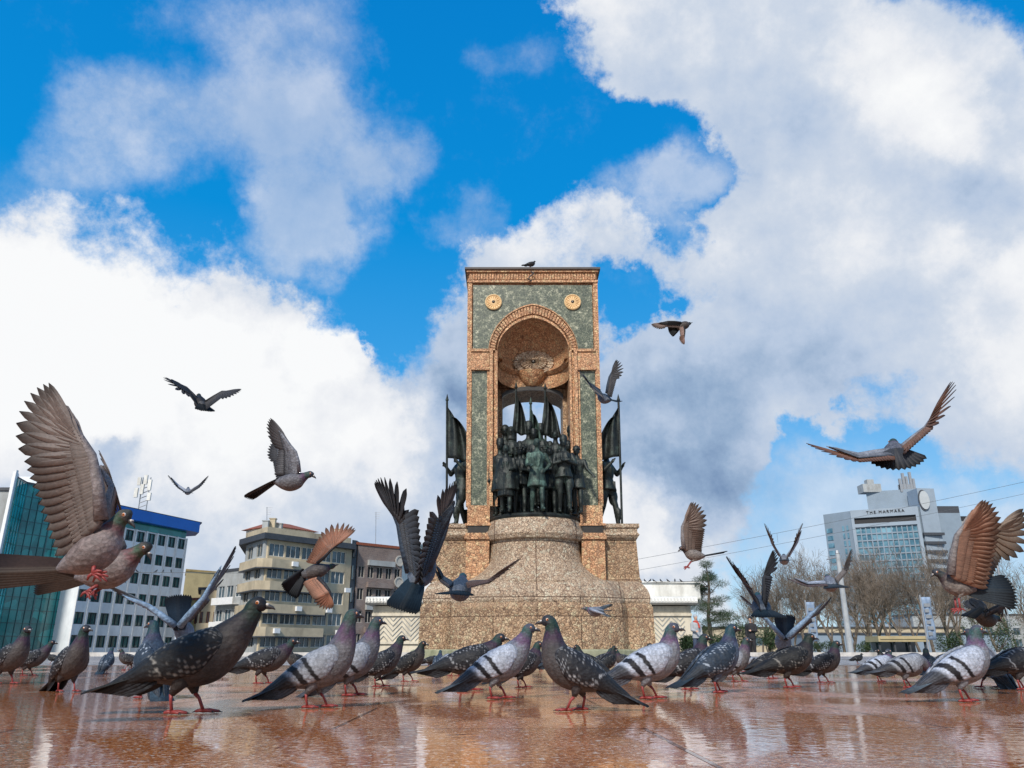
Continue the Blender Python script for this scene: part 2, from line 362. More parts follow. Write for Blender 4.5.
# ---------------------------------------------------------------- ground
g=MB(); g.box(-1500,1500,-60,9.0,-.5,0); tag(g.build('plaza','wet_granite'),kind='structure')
g=MB(); g.box(-1500,1500,9.0,27.0,-.5,.004); tag(g.build('pavement','wet_pale_paving'),kind='structure')
g=MB()
for a,b in ((-60,-3.4),(4.0,120)):
    g.box(a,b,27.0,27.4,-.3,.13)
tag(g.build('kerb','kerb_stone'),kind='structure')
g=MB(); g.box(-1500,1500,27.4,1500,-.5,.02); tag(g.build('road','asphalt'),kind='structure')
g=MB(); g.box(9,140,46,170,-.3,.09); tag(g.build('lawn','lawn'),kind='structure')
# ---------------------------------------------------------------- the monument
MX=.61                                     # axis of the monument
YT=21.0
simple('cream_stone',(.70,.48,.24),.5,0,.25,9,.3)
simple('dark_plaque',(.05,.045,.04),.35,.5,.2,9,.2)
simple('mossy_stone',(.30,.30,.20),.7,0,.35,5,.4,dirt=(.08,.10,.04))
simple('roof_lead',(.06,.05,.045),.6,0,.3,5,.2)
mon=empty('monument',(MX,YT,0),'tall stone arch monument of pink and green marble on a stepped rounded pedestal','monument')
def mpart(b,name,mat): return b.build(name,mat,mon)
def outline(Wd,Yf,R,bow,Yb,n=36,sh=.0):
    pts=[]
    for i in range(n+1):
        x=-Wd+2*Wd*i/n
        y=Yf-(bow*math.sqrt(max(0,1-(x/R)**2)) if R>0 and abs(x)<R else 0)
        pts.append((x,y))
    pts+=[(Wd,Yb),(-Wd,Yb)]
    return pts
def loftlev(b,levels,Yb):
    R=[]
    for (z,Wd,Yf,Rb,bow) in levels: R.append([Vector((MX+x,y,z)) for x,y in outline(Wd,Yf,Rb,bow,Yb)])
    b.rings(R)
Yp=20.0
b=MB(); loftlev(b,[(0,3.06,Yp-.1,2.3,.72),(.17,3.06,Yp-.1,2.3,.72),(.2,3.0,Yp-.05,2.3,.72)],24.6); mpart(b,'base_step','mossy_stone')
zb=Z(603,Yp-.3)
b=MB(); loftlev(b,[(.2,2.89,Yp,2.2,.70),(zb-.1,2.87,Yp,2.2,.70),(zb,2.83,Yp+.06,2.15,.7)],24.5); mpart(b,'plinth','brown_breccia')
lv=[]; z0=zb; z1=Z(579,Yp-.3)
for i in range(9):
    t=i/8; bulge=math.sin(math.pi*t)**.7
    lv.append((lerp(z0,z1,t),lerp(2.80,2.60,t)+.11*bulge,lerp(Yp+.12,Yp+.38,t)-.12*bulge,lerp(2.15,1.95,t),.72))
b=MB(); b.sm=False; loftlev(b,lv,24.4); mpart(b,'torus_moulding','pale_breccia')
z2=Z(541,20.9); z3=Z(524,20.7)
b=MB(); loftlev(b,[(z1,2.74,Yp+.62,0,0),(z1+.12,2.70,Yp+.72,0,0),(z2,2.66,Yp+.76,0,0)],24.2)
mpart(b,'pedestal_body','brown_breccia')
b=MB(); loftlev(b,[(z2,2.66,Yp+.74,0,0),(z2+.06,2.69,Yp+.67,0,0),(z2+.13,2.74,Yp+.62,0,0),(z2+.2,2.69,Yp+.67,0,0),(z3-.12,2.68,Yp+.66,0,0),(z3-.1,2.74,Yp+.62,0,0),(z3,2.74,Yp+.62,0,0)],24.25)
mpart(b,'pedestal_cornice','pale_breccia')
# drum that carries the statues
def drum(b,prof,cy,n=48,ey=.92):
    R=[]
    for z,r in prof:
        ey=.92 if r<1.42 else lerp(.92,.74,min(1,(r-1.42)/.6))
        R.append([Vector((MX+r*math.cos(2*math.pi*i/n),cy+ey*r*math.sin(2*math.pi*i/n),z)) for i in range(n)])
    b.rings(R)
DY=21.05; zt0=Z(516,19.9)
prof=[(z1-.35,2.0)]
zd1=Z(538,19.9)
for i in range(16):
    t=i/15; prof.append((lerp(z1-.03,zd1,t),1.24+.80*(1-t)**3.6))
b=MB(); drum(b,prof,DY); mpart(b,'drum','pale_breccia')
b=MB(); h=zt0-zd1
drum(b,[(zd1,1.27),(zd1+.04*h,1.34),(zd1+.25*h,1.40),(zd1+.45*h,1.38),(zd1+.5*h,1.33),(zd1+.7*h,1.30),(zd1+.85*h,1.26),(zt0,1.2)],DY); mpart(b,'drum_rim','pale_breccia')
b=MB(); drum(b,[(zt0+.001,1.22),(zt0+.05,1.24),(zt0+.1,1.20),(zt0+.13,1.1)],DY); mpart(b,'statue_base','dark_bronze')
ZPLAT=zt0+.13
# pilasters under the piers
zp0=z1-.02; zs=Z(507,YT)
for sx in (-1,1):
    xa,xb_=MX+sx*1.20,MX+sx*1.80; x0,x1_=min(xa,xb_),max(xa,xb_)
    b=MB(); zq=Z(534,YT-.3)
    b.box(x0,x1_,YT-.50,YT+.6,zp0,zq-.16); b.box(x0-.05,x1_+.05,YT-.56,YT+.6,zq-.16,zq-.08); b.box(x0-.02,x1_+.02,YT-.52,YT+.6,zq-.08,zq)
    b.box(x0-.0,x1_+.0,YT-.25,YT+.6,zq+.26,zs)
    b.box(x0-.04,x1_+.04,YT-.45,YT+.6,zq+.2,zq+.26)
    mpart(b,'pilaster','pink_breccia')
    b=MB(); b.box(x0+.03,x1_-.03,YT-.42,YT+.5,zq+.002,zq+.198); mpart(b,'plaque','dark_plaque')
# the tower
ZB=zs; ZTOP=Z(270,YT); WB=1.82; WT=1.90
def tw(z): return lerp(WB,WT,(z-ZB)/(ZTOP-ZB))/WB      # slight spread towards the top
TD=2.3
def tbox(b,x0,x1,y0,y1,za,zc,**k):
    ka,kc=tw(za),tw(zc)
    b.add([(MX+x0*ka,y0,za),(MX+x1*ka,y0,za),(MX+x1*ka,y1,za),(MX+x0*ka,y1,za),(MX+x0*kc,y0,zc),(MX+x1*kc,y0,zc),(MX+x1*kc,y1,zc),(MX+x0*kc,y1,zc)],
          [(0,3,2,1),(4,5,6,7),(0,1,5,4),(1,2,6,5),(2,3,7,6),(3,0,4,7)],**k)
A=1.00; ZS=Z(352,YT); ZA=Z(319,YT); AR=ZA-ZS           # inner half width, springing, apex
def arch(x,a=A,r=AR):                                  # slightly pointed arch
    t=min(1,abs(x)/a); return ZS+r*(0.86*math.sqrt(max(0,1-t*t))+.14*(1-t))
AO=1.22; ARO=Z(307,YT)-ZS
def arch_o(x): return arch(x,AO,ARO)
ZC0=Z(284,YT)
# core (pink) : piers, and head above the arch
b=MB()
for sx in (-1,1):
    x0,x1_=sorted((sx*A,sx*WB)); tbox(b,x0,x1_,YT,YT+TD,ZB,ZS)
n=28
def archstrip(b,fa,fb,xa,xb_,y0,y1,n=28,two=True):
    """solid between curve fa(x) (below) and fb(x) (above)"""
    R=[]
    for i in range(n+1):
        x=lerp(xa,xb_,i/n); z_a,z_b=fa(x),fb(x)
        R.append([Vector((MX+x*tw(z_a),y0,z_a)),Vector((MX+x*tw(z_b),y0,z_b)),Vector((MX+x*tw(z_b),y1,z_b)),Vector((MX+x*tw(z_a),y1,z_a))])
    b.rings(R)
xsN=[-A*math.cos(math.pi*i/n) for i in range(n+1)]
def archstripX(b,fa,fb,xs,y0,y1):
    R=[]
    for x in xs:
        z_a,z_b=fa(x),fb(x)
        R.append([Vector((MX+x*tw(z_a),y0,z_a)),Vector((MX+x*tw(z_b),y0,z_b)),Vector((MX+x*tw(z_b),y1,z_b)),Vector((MX+x*tw(z_a),y1,z_a))])
    b.rings(R)
archstripX(b,arch,lambda x:ZC0,xsN,YT,YT+TD)
for sx in (-1,1):
    x0,x1_=sorted((sx*(A+.0),sx*WB)); tbox(b,x0,x1_,YT,YT+TD,ZS,ZC0)
mpart(b,'tower_core','pink_breccia')
# green marble upper field with arch cut-out, and lower panels
b=MB(); yf=YT-.05
xo=[-AO*math.cos(math.pi*i/n) for i in range(n+1)]
archstripX(b,arch_o,lambda x:ZC0-.06,xo,yf,YT+.02)
for sx in (-1,1):
    x0,x1_=sorted((sx*AO,sx*(WB-.13))); tbox(b,x0,x1_,yf,YT+.02,ZS,ZC0-.06)
tbox(b,-.012,.012,yf-.006,yf+.01,Z(307,YT)+.06,ZC0-.07)
mpart(b,'spandrel_panel','green_marble')
zc1=Z(369,YT)
for sx in (-1,1):
    x0,x1_=sorted((sx*1.29,sx*(WB-.11))); b=MB(); tbox(b,x0,x1_,yf,YT+.02,ZB+.02,zc1-.04); mpart(b,'pier_panel','green_marble')
# side faces marble
for sx in (-1,1):
    x0,x1_=sorted((sx*(WB-.02),sx*(WB+.015))); b=MB(); tbox(b,x0,x1_,YT+.16,YT+TD-.16,ZB+.02,ZC0-.06); mpart(b,'side_panel','green_marble')
# trim : corner strips, band, pier moulding
b=MB()
for sx in (-1,1):
    x0,x1_=sorted((sx*(WB-.10),sx*(WB+.03))); tbox(b,x0,x1_,YT-.09,YT+.05,ZB,ZC0)
    tbox(b,x0,x1_,YT+TD-.05,YT+TD+.05,ZB,ZC0)
    x0,x1_=sorted((sx*1.0,sx*(WB+.0))); 
    x0b,x1b=sorted((sx*1.23,sx*(WB-.1)))
    tbox(b,x0b,x1b,YT-.10,YT+.01,zc1,ZS-.03); tbox(b,x0b-.02,x1b+.02,YT-.14,YT+.01,ZS-.03,ZS+.05); tbox(b,x0b-.02,x1b+.02,YT-.14,YT+.01,zc1-.07,zc1)
    for (u0,u1,p) in ((1.0,1.06,.12),(1.06,1.13,.06),(1.13,1.22,.16),(1.22,1.29,.08)):
        x0,x1_=sorted((sx*u0,sx*u1)); tbox(b,x0,x1_,YT-p,YT+.01,ZB,zc1-.02 if u0>1.2 else ZS)
mpart(b,'pier_moulding','pink_breccia')
# arch rings with voussoir notches
b=MB()
archstripX(b,arch,lambda x:arch(x)+.08,xsN,YT-.10,YT+.03)
mpart(b,'inner_arch_ring','pink_breccia')
b=MB(); nv=42
def apt(t,f):                                           # point on ring at parameter t (0..1)
    ang=math.pi*t; x=-math.cos(ang)
    a=lerp(A,AO,f); r=lerp(AR,ARO,f); z=arch(x*a,a,r); return Vector((MX+x*a*tw(z),0,z))
for i in range(nv):
    t0=(i+.12)/nv; t1=(i+.88)/nv; q=[apt(t0,.30),apt(t1,.34),apt(t1,.96),apt(t0,.92)]
    vs=[(p.x,YT-.13,p.z) for p in q]+[(p.x,YT+.01,p.z) for p in q]
    b.add(vs,[(0,1,2,3),(7,6,5,4),(0,4,5,1),(1,5,6,2),(2,6,7,3),(3,7,4,0)])
R=[]
for i in range(61):
    t=i/60; p,q=apt(t,.25),apt(t,1.0); R.append([Vector((p.x,YT-.07,p.z)),Vector((q.x,YT-.07,q.z)),Vector((q.x,YT+.01,q.z)),Vector((p.x,YT+.01,p.z))])
b.rings(R)
R=[]
for i in range(61):
    t=i/60; p,q=apt(t,1.0),apt(t,1.14); R.append([Vector((p.x,YT-.15,p.z)),Vector((q.x,YT-.12,q.z)),Vector((q.x,YT-.04,q.z)),Vector((p.x,YT-.04,p.z))])
b.rings(R)
mpart(b,'archivolt','pink_breccia')
# cornice
b=MB(); zf=Z(274,YT)
tbox(b,-WB-.04,WB+.04,YT-.12,YT+TD+.1,ZC0,ZC0+.07); tbox(b,-WB-.0,WB+.0,YT-.06,YT+TD,ZC0+.07,zf)
for i in range(46):
    x=-WB+.06+(2*WB-.12)*i/45; tbox(b,x-.028,x+.028,YT-.105,YT-.05,ZC0+.1,zf-.05)
for i in range(26):
    y=YT+.06+(TD-.12)*i/25
    for sx in (-1,1):
        xx=sorted((sx*(WB-.0),sx*(WB+.04))); tbox(b,xx[0],xx[1],y-.028,y+.028,ZC0+.1,zf-.05)
tbox(b,-WB-.06,WB+.06,YT-.14,YT+TD+.1,zf,zf+.07)
mpart(b,'cornice','pink_breccia')
b=MB(); tbox(b,-WB-.11,WB+.11,YT-.19,YT+TD+.15,zf+.07,ZTOP); mpart(b,'roof_slab','roof_lead')
# medallions
for px in (493.5,572.5):
    p=at(px,302.5,YT-.05); b=MB(); R=[]
    for (r,dy) in ((.245,0),(.245,.05),(.22,.065),(.20,.045),(.17,.05),(.05,.06),(.045,.03),(.005,.03)):
        ring=[]
        for i in range(48):
            rr=r*(1 if r>.2 or r<.1 else (1+.05*math.cos(i*math.pi/1.5))); ring.append(Vector((p.x+rr*math.cos(2*math.pi*i/48),p.y-dy-(.02*math.cos(i*2*math.pi/3) if r==.17 else 0),p.z+rr*math.sin(2*math.pi*i/48))))
        R.append(ring)
    b.rings(R); md=mpart(b,'medallion','cream_stone')
    b=MB(); b.ell((p.x,p.y-.05,p.z),(.045,.03,.045),12,6); b.build('boss','dark_plaque',md)
# niche half dome and drum wall
b=MB(); b.sm=True; DN=1.15; ZSP=Z(368,YT+.8); n1,n2=40,14
R=[]
for j in range(n2+1):
    s_=math.pi/2*j/n2*.985; ring=[]
    for i in range(n1+1):
        x=-math.cos(math.pi*i/n1)*A; z=arch(x); zr=ZSP+(z-ZSP)*math.cos(s_)
        ring.append(Vector((MX+x*math.cos(s_)*tw(z),YT+.02+DN*math.sin(s_)*(.0+1),zr)))
    R.append(ring)
b.rings(R,closed=False)
mpart(b,'niche_dome','pink_breccia')
ZL=Z(391,YT+1.1)
b=MB(); R=[]
for z in (ZS+.12,ZL+.05):
    R.append([Vector((MX-math.cos(math.pi*i/n1)*A*tw(z),YT+.02+DN*math.sin(math.pi*i/n1),z)) for i in range(n1+1)])
b.rings(R,closed=False); 
# scalloped ledge
R=[]
for (k_,z) in ((0,ZSP+.02),(.10,ZSP+.0),(.12,ZSP-.06),(.04,ZSP-.14),(0,ZSP-.16)):
    R.append([Vector((MX-math.cos(math.pi*i/n1)*(A-k_),YT+.02+(DN-k_)*math.sin(math.pi*i/n1),z)) for i in range(n1+1)])
b.rings(R,closed=False)
mpart(b,'niche_wall','pink_breccia')
# rosette shell on the dome
b=MB(); c=at(533.5,363,YT+.95); R=[]
for (r,dy) in ((.60,.0),(.58,.05),(.40,.03),(.38,.08),(.12,.12),(.06,.07),(.01,.07)):
    R.append([Vector((c.x+r*(1+.06*(i%2))*math.cos(2*math.pi*i/44),c.y-dy-(.025*(i%2) if .05<r<.6 else 0),c.z+.62*r*(1+.06*(i%2))*math.sin(2*math.pi*i/44))) for i in range(44)])
b.rings(R); mpart(b,'shell_rosette','pale_breccia')
b=MB(); b.ell((c.x,c.y-.10,c.z),(.06,.05,.05),12,6); mpart(b,'shell_centre','dark_plaque')
# console under the rosette
b=MB(); cz=Z(371,YT+.95)
R=[]
for k_ in range(9):
    t=k_/8; hw=.46*(1-t)**.6+.03; z=cz-t*.5
    R.append([Vector((MX+hw*math.cos(a_)*1.0,YT+1.15-.42*(1-t)**.5*max(0,math.sin(a_)),z)) for a_ in [math.pi*i/20 for i in range(21)]])
b.rings(R,closed=False); mpart(b,'niche_console','pink_breccia')
# rear wall with segmental opening
b=MB(); yb0=YT+1.12; xo2=.90; zl0=Z(400,yb0); zl1=Z(390.5,yb0)
def seg(x): return lerp(zl0,zl1,math.sqrt(max(0,1-(x/xo2)**2)))
xs2=[-xo2*math.cos(math.pi*i/24) for i in range(25)]
archstripX(b,seg,lambda x:ZSP,xs2,yb0,YT+TD-.02)
for sx in (-1,1):
    x0,x1_=sorted((sx*xo2/tw(zl0),sx*A)); tbox(b,x0,x1_,yb0,YT+TD-.02,ZB,ZSP)
mpart(b,'rear_wall','brown_breccia')
b=MB(); archstripX(b,lambda x:seg(x)-.002,lambda x:seg(x)+.11,[x*.99 for x in xs2],yb0-.07,yb0+.0); mpart(b,'rear_arch_trim','dark_plaque')
# small bracket on the cornice where the bird sits
b=MB(); p=at(531,276,YT-.18)
b.tube([(p.x,p.y,p.z+.14),(p.x+.09,p.y-.03,p.z+.08),(p.x-.02,p.y-.04,p.z-.02),(p.x-.1,p.y-.02,p.z-.1),(p.x+.02,p.y,p.z-.16)],.022,6); mpart(b,'iron_hook','roof_lead')
# ---------------------------------------------------------------- bronze figures and people : one continuous remeshed body
def limb(b,pts,rad,n=9,**k):
    b.tube(pts,rad,n,**k)
    b.ell(pts[-1],(rad[-1],)*3,8,6); b.ell(pts[0],(rad[0],)*3,8,6)
def eloft(b,secs,n=18):
    b.rings([[Vector((cx+rx*math.cos(2*math.pi*i/n),cy+ry*math.sin(2*math.pi*i/n),z)) for i in range(n)] for (cx,cy,z,rx,ry) in secs])
ARMS={'down':((.235,.0,1.18),(.24,-.07,.92)),'back':((.25,.06,1.18),(.12,.14,1.0)),'hip':((.34,.03,1.20),(.20,-.08,1.05)),'fold':((.27,-.10,1.20),(.00,-.21,1.26)),
      'bent':((.25,-.02,1.17),(.18,-.26,1.12)),'reach':((.30,-.06,1.22),(.48,-.12,1.02)),'raise':((.30,-.12,1.55),(.22,-.16,1.86)),'chest':((.27,-.06,1.19),(.06,-.19,1.20)),'pole':((.30,-.10,1.26),(.26,-.26,1.42))}
def hand(b,w,d,s):
    w=Vector(w); d=Vector(d).normalized(); side=d.orthogonal().normalized()
    b.ell(w+d*.045,(.036,.03,.05),8,6)
    for i,(o,l) in enumerate(((-.027,.055),(-.009,.068),(.009,.064),(.027,.05))):
        b.tube([w+d*.07+side*o,w+d*(.07+l*.6)+side*o*1.2,w+d*(.07+l)+side*o*1.1+Vector((0,-.012,0))],[.012,.011,.009],6)
    b.tube([w+d*.02+side*.03,w+d*.06+side*.062,w+d*.09+side*.06],[.014,.012,.009],6)
def human(b,arms=('down','down'),coat=None,hat=None,cloak=False,step=0.08,head=(0,0),breeches=False,skirt_r=.23,legs=True,H=1.0,lean=0,hands=True):
    for sx in (-1,1):
        if legs:
            fy=-step*sx
            limb(b,[(sx*.09,0,.93),(sx*.105,-.03+fy*.5,.50),(sx*.11,.02+fy,.09)],[.105 if breeches else .09,.068,.05])
            b.tube([(sx*.11,.07+fy,.05),(sx*.115,-.06+fy,.055),(sx*.125,-.19+fy,.035)],[.045,.05,.03],8)
            if breeches: b.ell((sx*.13,0+fy*.3,.72),(.11,.11,.2),10,8)
            b.ell((sx*.11,.01+fy,.32),(.066,.075,.16),8,6)
    eloft(b,[(0,0,.86,.15,.12),(0,0,.95,.175,.13),(0,0,1.08,.155,.115),(0,-.01,1.25,.185,.13),(0,-.01,1.38,.205,.13),(0,0,1.47,.19,.11),(0,0,1.52,.10,.08),(0,0,1.56,.062,.062),(0,-.005,1.63,.056,.06)])
    if coat:
        hz=coat; eloft(b,[(0,0,hz,skirt_r,.20),(0,0,hz+.02,skirt_r,.2),(0,0,(hz+1.02)/2,lerp(.185,skirt_r,.55),.175),(0,0,1.02,.185,.145),(0,0,1.1,.17,.13)])
        b.box(-.012,.012,-.215,-.12,hz+.01,1.05)
        for sx in (-1,1): b.tube([(sx*.02,-.135,1.12),(sx*.07,-.15,1.34),(sx*.05,-.09,1.50)],[.012,.022,.014],6)
    if cloak:
        n=18; R=[]
        for (z,rx,ry) in ((cloak,.34,.24),((cloak+1.4)/2,.30,.2),(1.36,.25,.16),(1.49,.17,.12),(1.54,.08,.08)):
            R.append([Vector((rx*(1+.07*math.cos(i*5)*(z<1.3))*math.cos(2*math.pi*i/n),.03+ry*(1+.07*math.cos(i*5)*(z<1.3))*math.sin(2*math.pi*i/n),z)) for i in range(n)])
        b.rings(R)
    for sx,a in ((-1,arms[0]),(1,arms[1])):
        e,w=ARMS[a]; e=Vector((sx*e[0],e[1],e[2])); w=Vector((sx*w[0],w[1],w[2])); s=Vector((sx*.205,0,1.44))
        limb(b,[s,(s+e)/2,e],[.068,.062,.05]); limb(b,[e,(e+w)/2,w],[.052,.046,.034])
        if hands: hand(b,w,w-e,sx)
    hx,hy=head
    b.ell((hx*.01,-.015,1.735),(.078,.098,.118),14,10)
    b.ell((hx*.01,-.03,1.67),(.056,.07,.055),10,8)
    b.tube([(hx*.02,-.105,1.76),(hx*.02,-.138,1.715),(hx*.02,-.11,1.70)],[.012,.019,.014],6)
    b.tube([(-.05,-.085,1.775),(0,-.112,1.78),(.05,-.085,1.775)],.014,6)
    b.tube([(-.025,-.108,1.672),(.025,-.108,1.672)],.010,6)
    for sx in (-1,1): b.ell((sx*.08,.0,1.73),(.014,.024,.034),6,6); b.ell((sx*.032,-.098,1.745),(.015,.012,.01),6,6)
    if hat=='kalpak': eloft(b,[(0,0,1.79,.098,.112),(0,0,1.82,.105,.12),(0,0,1.92,.092,.10),(0,0,1.955,.06,.07),(0,0,1.96,.01,.01)],14)
    elif hat=='cap': eloft(b,[(0,0,1.79,.088,.10),(0,0,1.82,.09,.10),(0,-.01,1.86,.12,.125),(0,0,1.885,.09,.10),(0,0,1.89,.01,.01)],14); b.tube([(-.05,-.10,1.80),(0,-.15,1.785),(.05,-.10,1.80)],.014,6)
    elif hat=='fez': eloft(b,[(0,0,1.80,.09,.10),(0,0,1.90,.075,.085),(0,0,1.902,.01,.01)],12)
    elif hat=='scarf': eloft(b,[(0,.01,1.55,.13,.12),(0,.02,1.66,.10,.115),(0,.02,1.80,.10,.12),(0,.01,1.87,.055,.07),(0,0,1.88,.01,.01)],14)
    elif hat=='beanie': eloft(b,[(0,0.01,1.775,.09,.108),(0,0.01,1.83,.085,.10),(0,0.01,1.87,.05,.06),(0,0,1.88,.01,.01)],14)
    elif hat=='hair': eloft(b,[(0,.02,1.76,.088,.1),(0,.015,1.81,.086,.105),(0,.01,1.85,.055,.07),(0,0,1.865,.01,.01)],14)
    elif hat=='helmet': eloft(b,[(0,0,1.78,.115,.13),(0,0,1.80,.11,.125),(0,0,1.86,.085,.1),(0,0,1.90,.04,.05),(0,0,1.905,.01,.01)],14)
def remesh(o,vox=.018,smooth=3):
    m=o.modifiers.new('skin','REMESH'); m.mode='VOXEL'; m.voxel_size=vox; m.use_smooth_shade=True
    m2=o.modifiers.new('soften','CORRECTIVE_SMOOTH'); m2.iterations=smooth; m2.factor=.4; m2.use_only_smooth=False; m2.rest_source='ORCO'
    o.modifiers.remove(m2)
    m3=o.modifiers.new('soften','SMOOTH'); m3.iterations=smooth; m3.factor=.35
def statue(px,Y,scale,rot,label,mat='dark_bronze',z=None,group='bronze figures under the arch',x=None,**kw):
    b=MB(); human(b,**kw)
    o=b.build('statue',mat); xx=x if x is not None else X(px,470,Y)
    o.location=(xx,Y,ZPLAT-.01 if z is None else z); o.scale=(scale,)*3; o.rotation_euler=(0,0,math.radians(rot))
    remesh(o); tag(o,label,'statue',group); return o
G1='bronze figures under the arch'
sc=Z(437,20.1)-Z(508,20.1); k0=sc/1.86
FR=20.15
statue(506,FR+.1,k0*.97,-8,'bronze man in a long cloak at the left end of the front row',arms=('down','bent'),coat=.45,cloak=.62,hat='hair',z=ZPLAT-.01)
statue(537,FR-.12,k0*1.03,6,'green-streaked bronze man bareheaded in an open long coat, centre of the front row','green_bronze',arms=('bent','hip'),coat=.62,step=.16,hat='hair',skirt_r=.25)
statue(564,FR+.02,k0*1.05,4,'bronze officer with folded arms, belted tunic and kalpak hat, right end of the front row',arms=('fold','fold'),coat=.86,hat='kalpak',breeches=True)
statue(520,FR+.45,k0*.98,8,'bronze man in a suit half hidden between the cloaked and green-streaked men',arms=('down','chest'),coat=.8,hat='cap')
statue(550,FR+.5,k0*.98,-4,'dark bronze man standing back between the green-streaked man and the folded-arm officer',arms=('chest','down'),coat=.7,hat='hair')
o=statue(577,FR+.40,k0*.98,-25,'bronze figure stretching one arm down over the right edge of the statue base',arms=('down','reach'),coat=.7,hat='helmet')
back=[(500,.75,1.10,'kalpak','upper left corner behind the cloaked man',-10),(511,1.0,1.17,'scarf','with a headscarf behind the cloaked man, nearest the left flag',0),
      (523,.9,1.04,'helmet','below the left flag in a rounded helmet',10),(534,.95,1.12,'fez','below the middle flag in a short flat-topped hat',-5),
      (545,.9,1.02,'cap','between the middle and right flags in a peaked cap',5),(556,1.0,1.12,'hair','bareheaded below the right flag',-8),(568,.85,1.10,'helmet','upper right behind the folded-arm officer in a helmet',12)]
back+=[(516,.70,1.0,'cap','in a peaked cap just left of the green-streaked man',5),(529,1.05,1.20,'kalpak','topmost, in a tall hat between the left and middle flags',0),
       (541,1.1,1.20,'fez','topmost, in a flat-topped hat between the middle and right flags',0),(560,.7,1.0,'hair','bareheaded over the folded-arm officer\'s left shoulder',-6),(505,1.05,1.18,'helmet','topmost at the far left in a helmet',-8),(572,1.15,1.14,'kalpak','topmost at the far right in a tall hat',8),(551,.75,.98,'scarf','in a headscarf between the green-streaked man and the officer',3)]
for px,dy,s_,ht,t,r in back:
    statue(px,FR+dy,k0*s_*(1+.10*(dy-.7)),r,'bronze back-row figure '+t,arms=('down','chest'),coat=.6,hat=ht,z=ZPLAT-.01+(.30 if dy>=.95 else 0))
b=MB(); b.box(MX-.95,MX+.95,FR+.90,FR+1.45,ZPLAT-.05,ZPLAT+.29); mpart(b,'rear_step','dark_bronze')
# flags
def flag(x,Y,z0,z1,side,wd,h,label,group,lean=0,fold=.05,mat='dark_bronze',tip=True):
    b=MB(); top=Vector((x+lean,Y,z1)); bot=Vector((x,Y,z0))
    root=empty('flag',bot,label,'flag',group)
    b.tube([bot,top],.032,8)
    if tip: b.tube([top,top+Vector((0,0,.06)),top+Vector((0,0,.11)),top+Vector((0,0,.24))],[.02,.05,.035,.004],8)
    b.build('pole',mat,root)
    b=MB(); b.sm=True; nx,nz=14,16; F=[];Bk=[]
    for j in range(nz+1):
        v=j/nz; r1=[];r2=[]
        for i in range(nx+1):
            u=i/nx; w=wd*((.16+.84*v**.55)*u-(.30*v*(1-u) if tip=='drape' else 0))
            base=top.lerp(bot,(.02+.98*v*h/(z1-z0)))
            p=base+Vector((side*w, fold*math.sin(u*11+v*2)*(.4+u)-.02, -.25*u*(1-v)*h-.10*h*u*v))
            r1.append(p+Vector((0,-.012,0))); r2.append(p+Vector((0,.012,0)))
        F.append(r1); Bk.append(r2)
    R=[F[j]+Bk[j][::-1] for j in range(nz+1)]
    b.rings(R); b.build('cloth',mat,root); return root
GF='bronze flags above the figures'
yf_=FR+.85
for px,top,side,wd,h,lab in ((519,380,1,.36,1.25,'bronze flag hanging from the left pole above the figures'),(534,396,1,.34,1.0,'green bronze flag, lower middle one of the three under the arch'),(549,381,1,.46,1.3,'bronze flag slanting right from the right pole above the figures')):
    x=X(px,430,yf_); flag(x-.1,yf_+.25,ZPLAT+.9,Z(top,yf_)-.2,side,wd,h,lab,GF,mat='green_bronze' if 'green' in lab else 'dark_bronze',lean=.02,tip='drape',fold=.11)
ZSH=z3
for sx,px,fpx,lab,fl in ((-1,461,449,'bronze soldier in a helmet guarding the left side of the arch','tattered bronze flag beside the soldier left of the arch'),(1,608,622,'bronze soldier in a helmet striding on the right side of the arch','furled bronze flag on a tall pole beside the soldier right of the arch')):
    Ys=21.5
    statue(px,Ys,(Z(446,Ys)-z3)/1.88,sx*55,lab,x=X(px,500,Ys),z=z3-.01,group='bronze soldiers beside the arch',arms=('pole','pole'),hat='helmet',breeches=True,coat=.85,step=.2)
    x=X(fpx,500,Ys-.25)
    zt=Z(402,Ys-.25)
    if sx<0: flag(x-.05,Ys-.25,z3+.3,zt,1,.9,1.6,fl,'bronze flags beside the arch',lean=-.08,fold=.09)
    else: flag(x-.03,Ys-.25,z3,zt,-1,.8,1.55,fl,'bronze flags beside the arch',lean=.06,fold=.09)
# ---------------------------------------------------------------- buildings
def glassm(name,col,col2,sc,rough=.08,metal=.0):
    k=NM(name); v=k.vor(sc,'F1',out=1); s_=k.n('SeparateColor'); k.l(v,s_.inputs[0]); n=k.noise(.35,4,.6)
    c=k.ramp(s_.outputs[0],[(0,col),(.6,col),(1,col2)]); c=k.mix(k.mr(n,.4,.65,0,.6),c,col2)
    k.set(c,rough,metal,.7); k.bump(k.noise(.5,3),.08,.05); M[name]=k.m
glassm('teal_glass',(.006,.13,.125),(.02,.30,.28),.8); glassm('cyan_glass',(.01,.30,.33),(.04,.52,.55),.5)
glassm('window_glass',(.02,.035,.045),(.10,.15,.18),.7); glassm('blue_glass',(.04,.13,.19),(.20,.38,.47),.22); glassm('green_window',(.01,.06,.065),(.02,.12,.12),.6)
simple('white_panel',(.82,.86,.88),.5,0,.12,.5,0,dirt=(.45,.5,.53)); simple('blue_fascia',(.0,.12,.50),.4,0,.15,.4,0); simple('white_frame',(.75,.76,.76),.5,0,.1,3,0)
simple('cream_wall',(.50,.42,.29),.8,0,.2,.7,.2,.03,dirt=(.24,.20,.14)); simple('yellow_wall',(.62,.48,.24),.85,0,.2,.5,.2,.03,dirt=(.32,.22,.11)); simple('dark_trim',(.05,.055,.065),.6,0,.25,2,0)
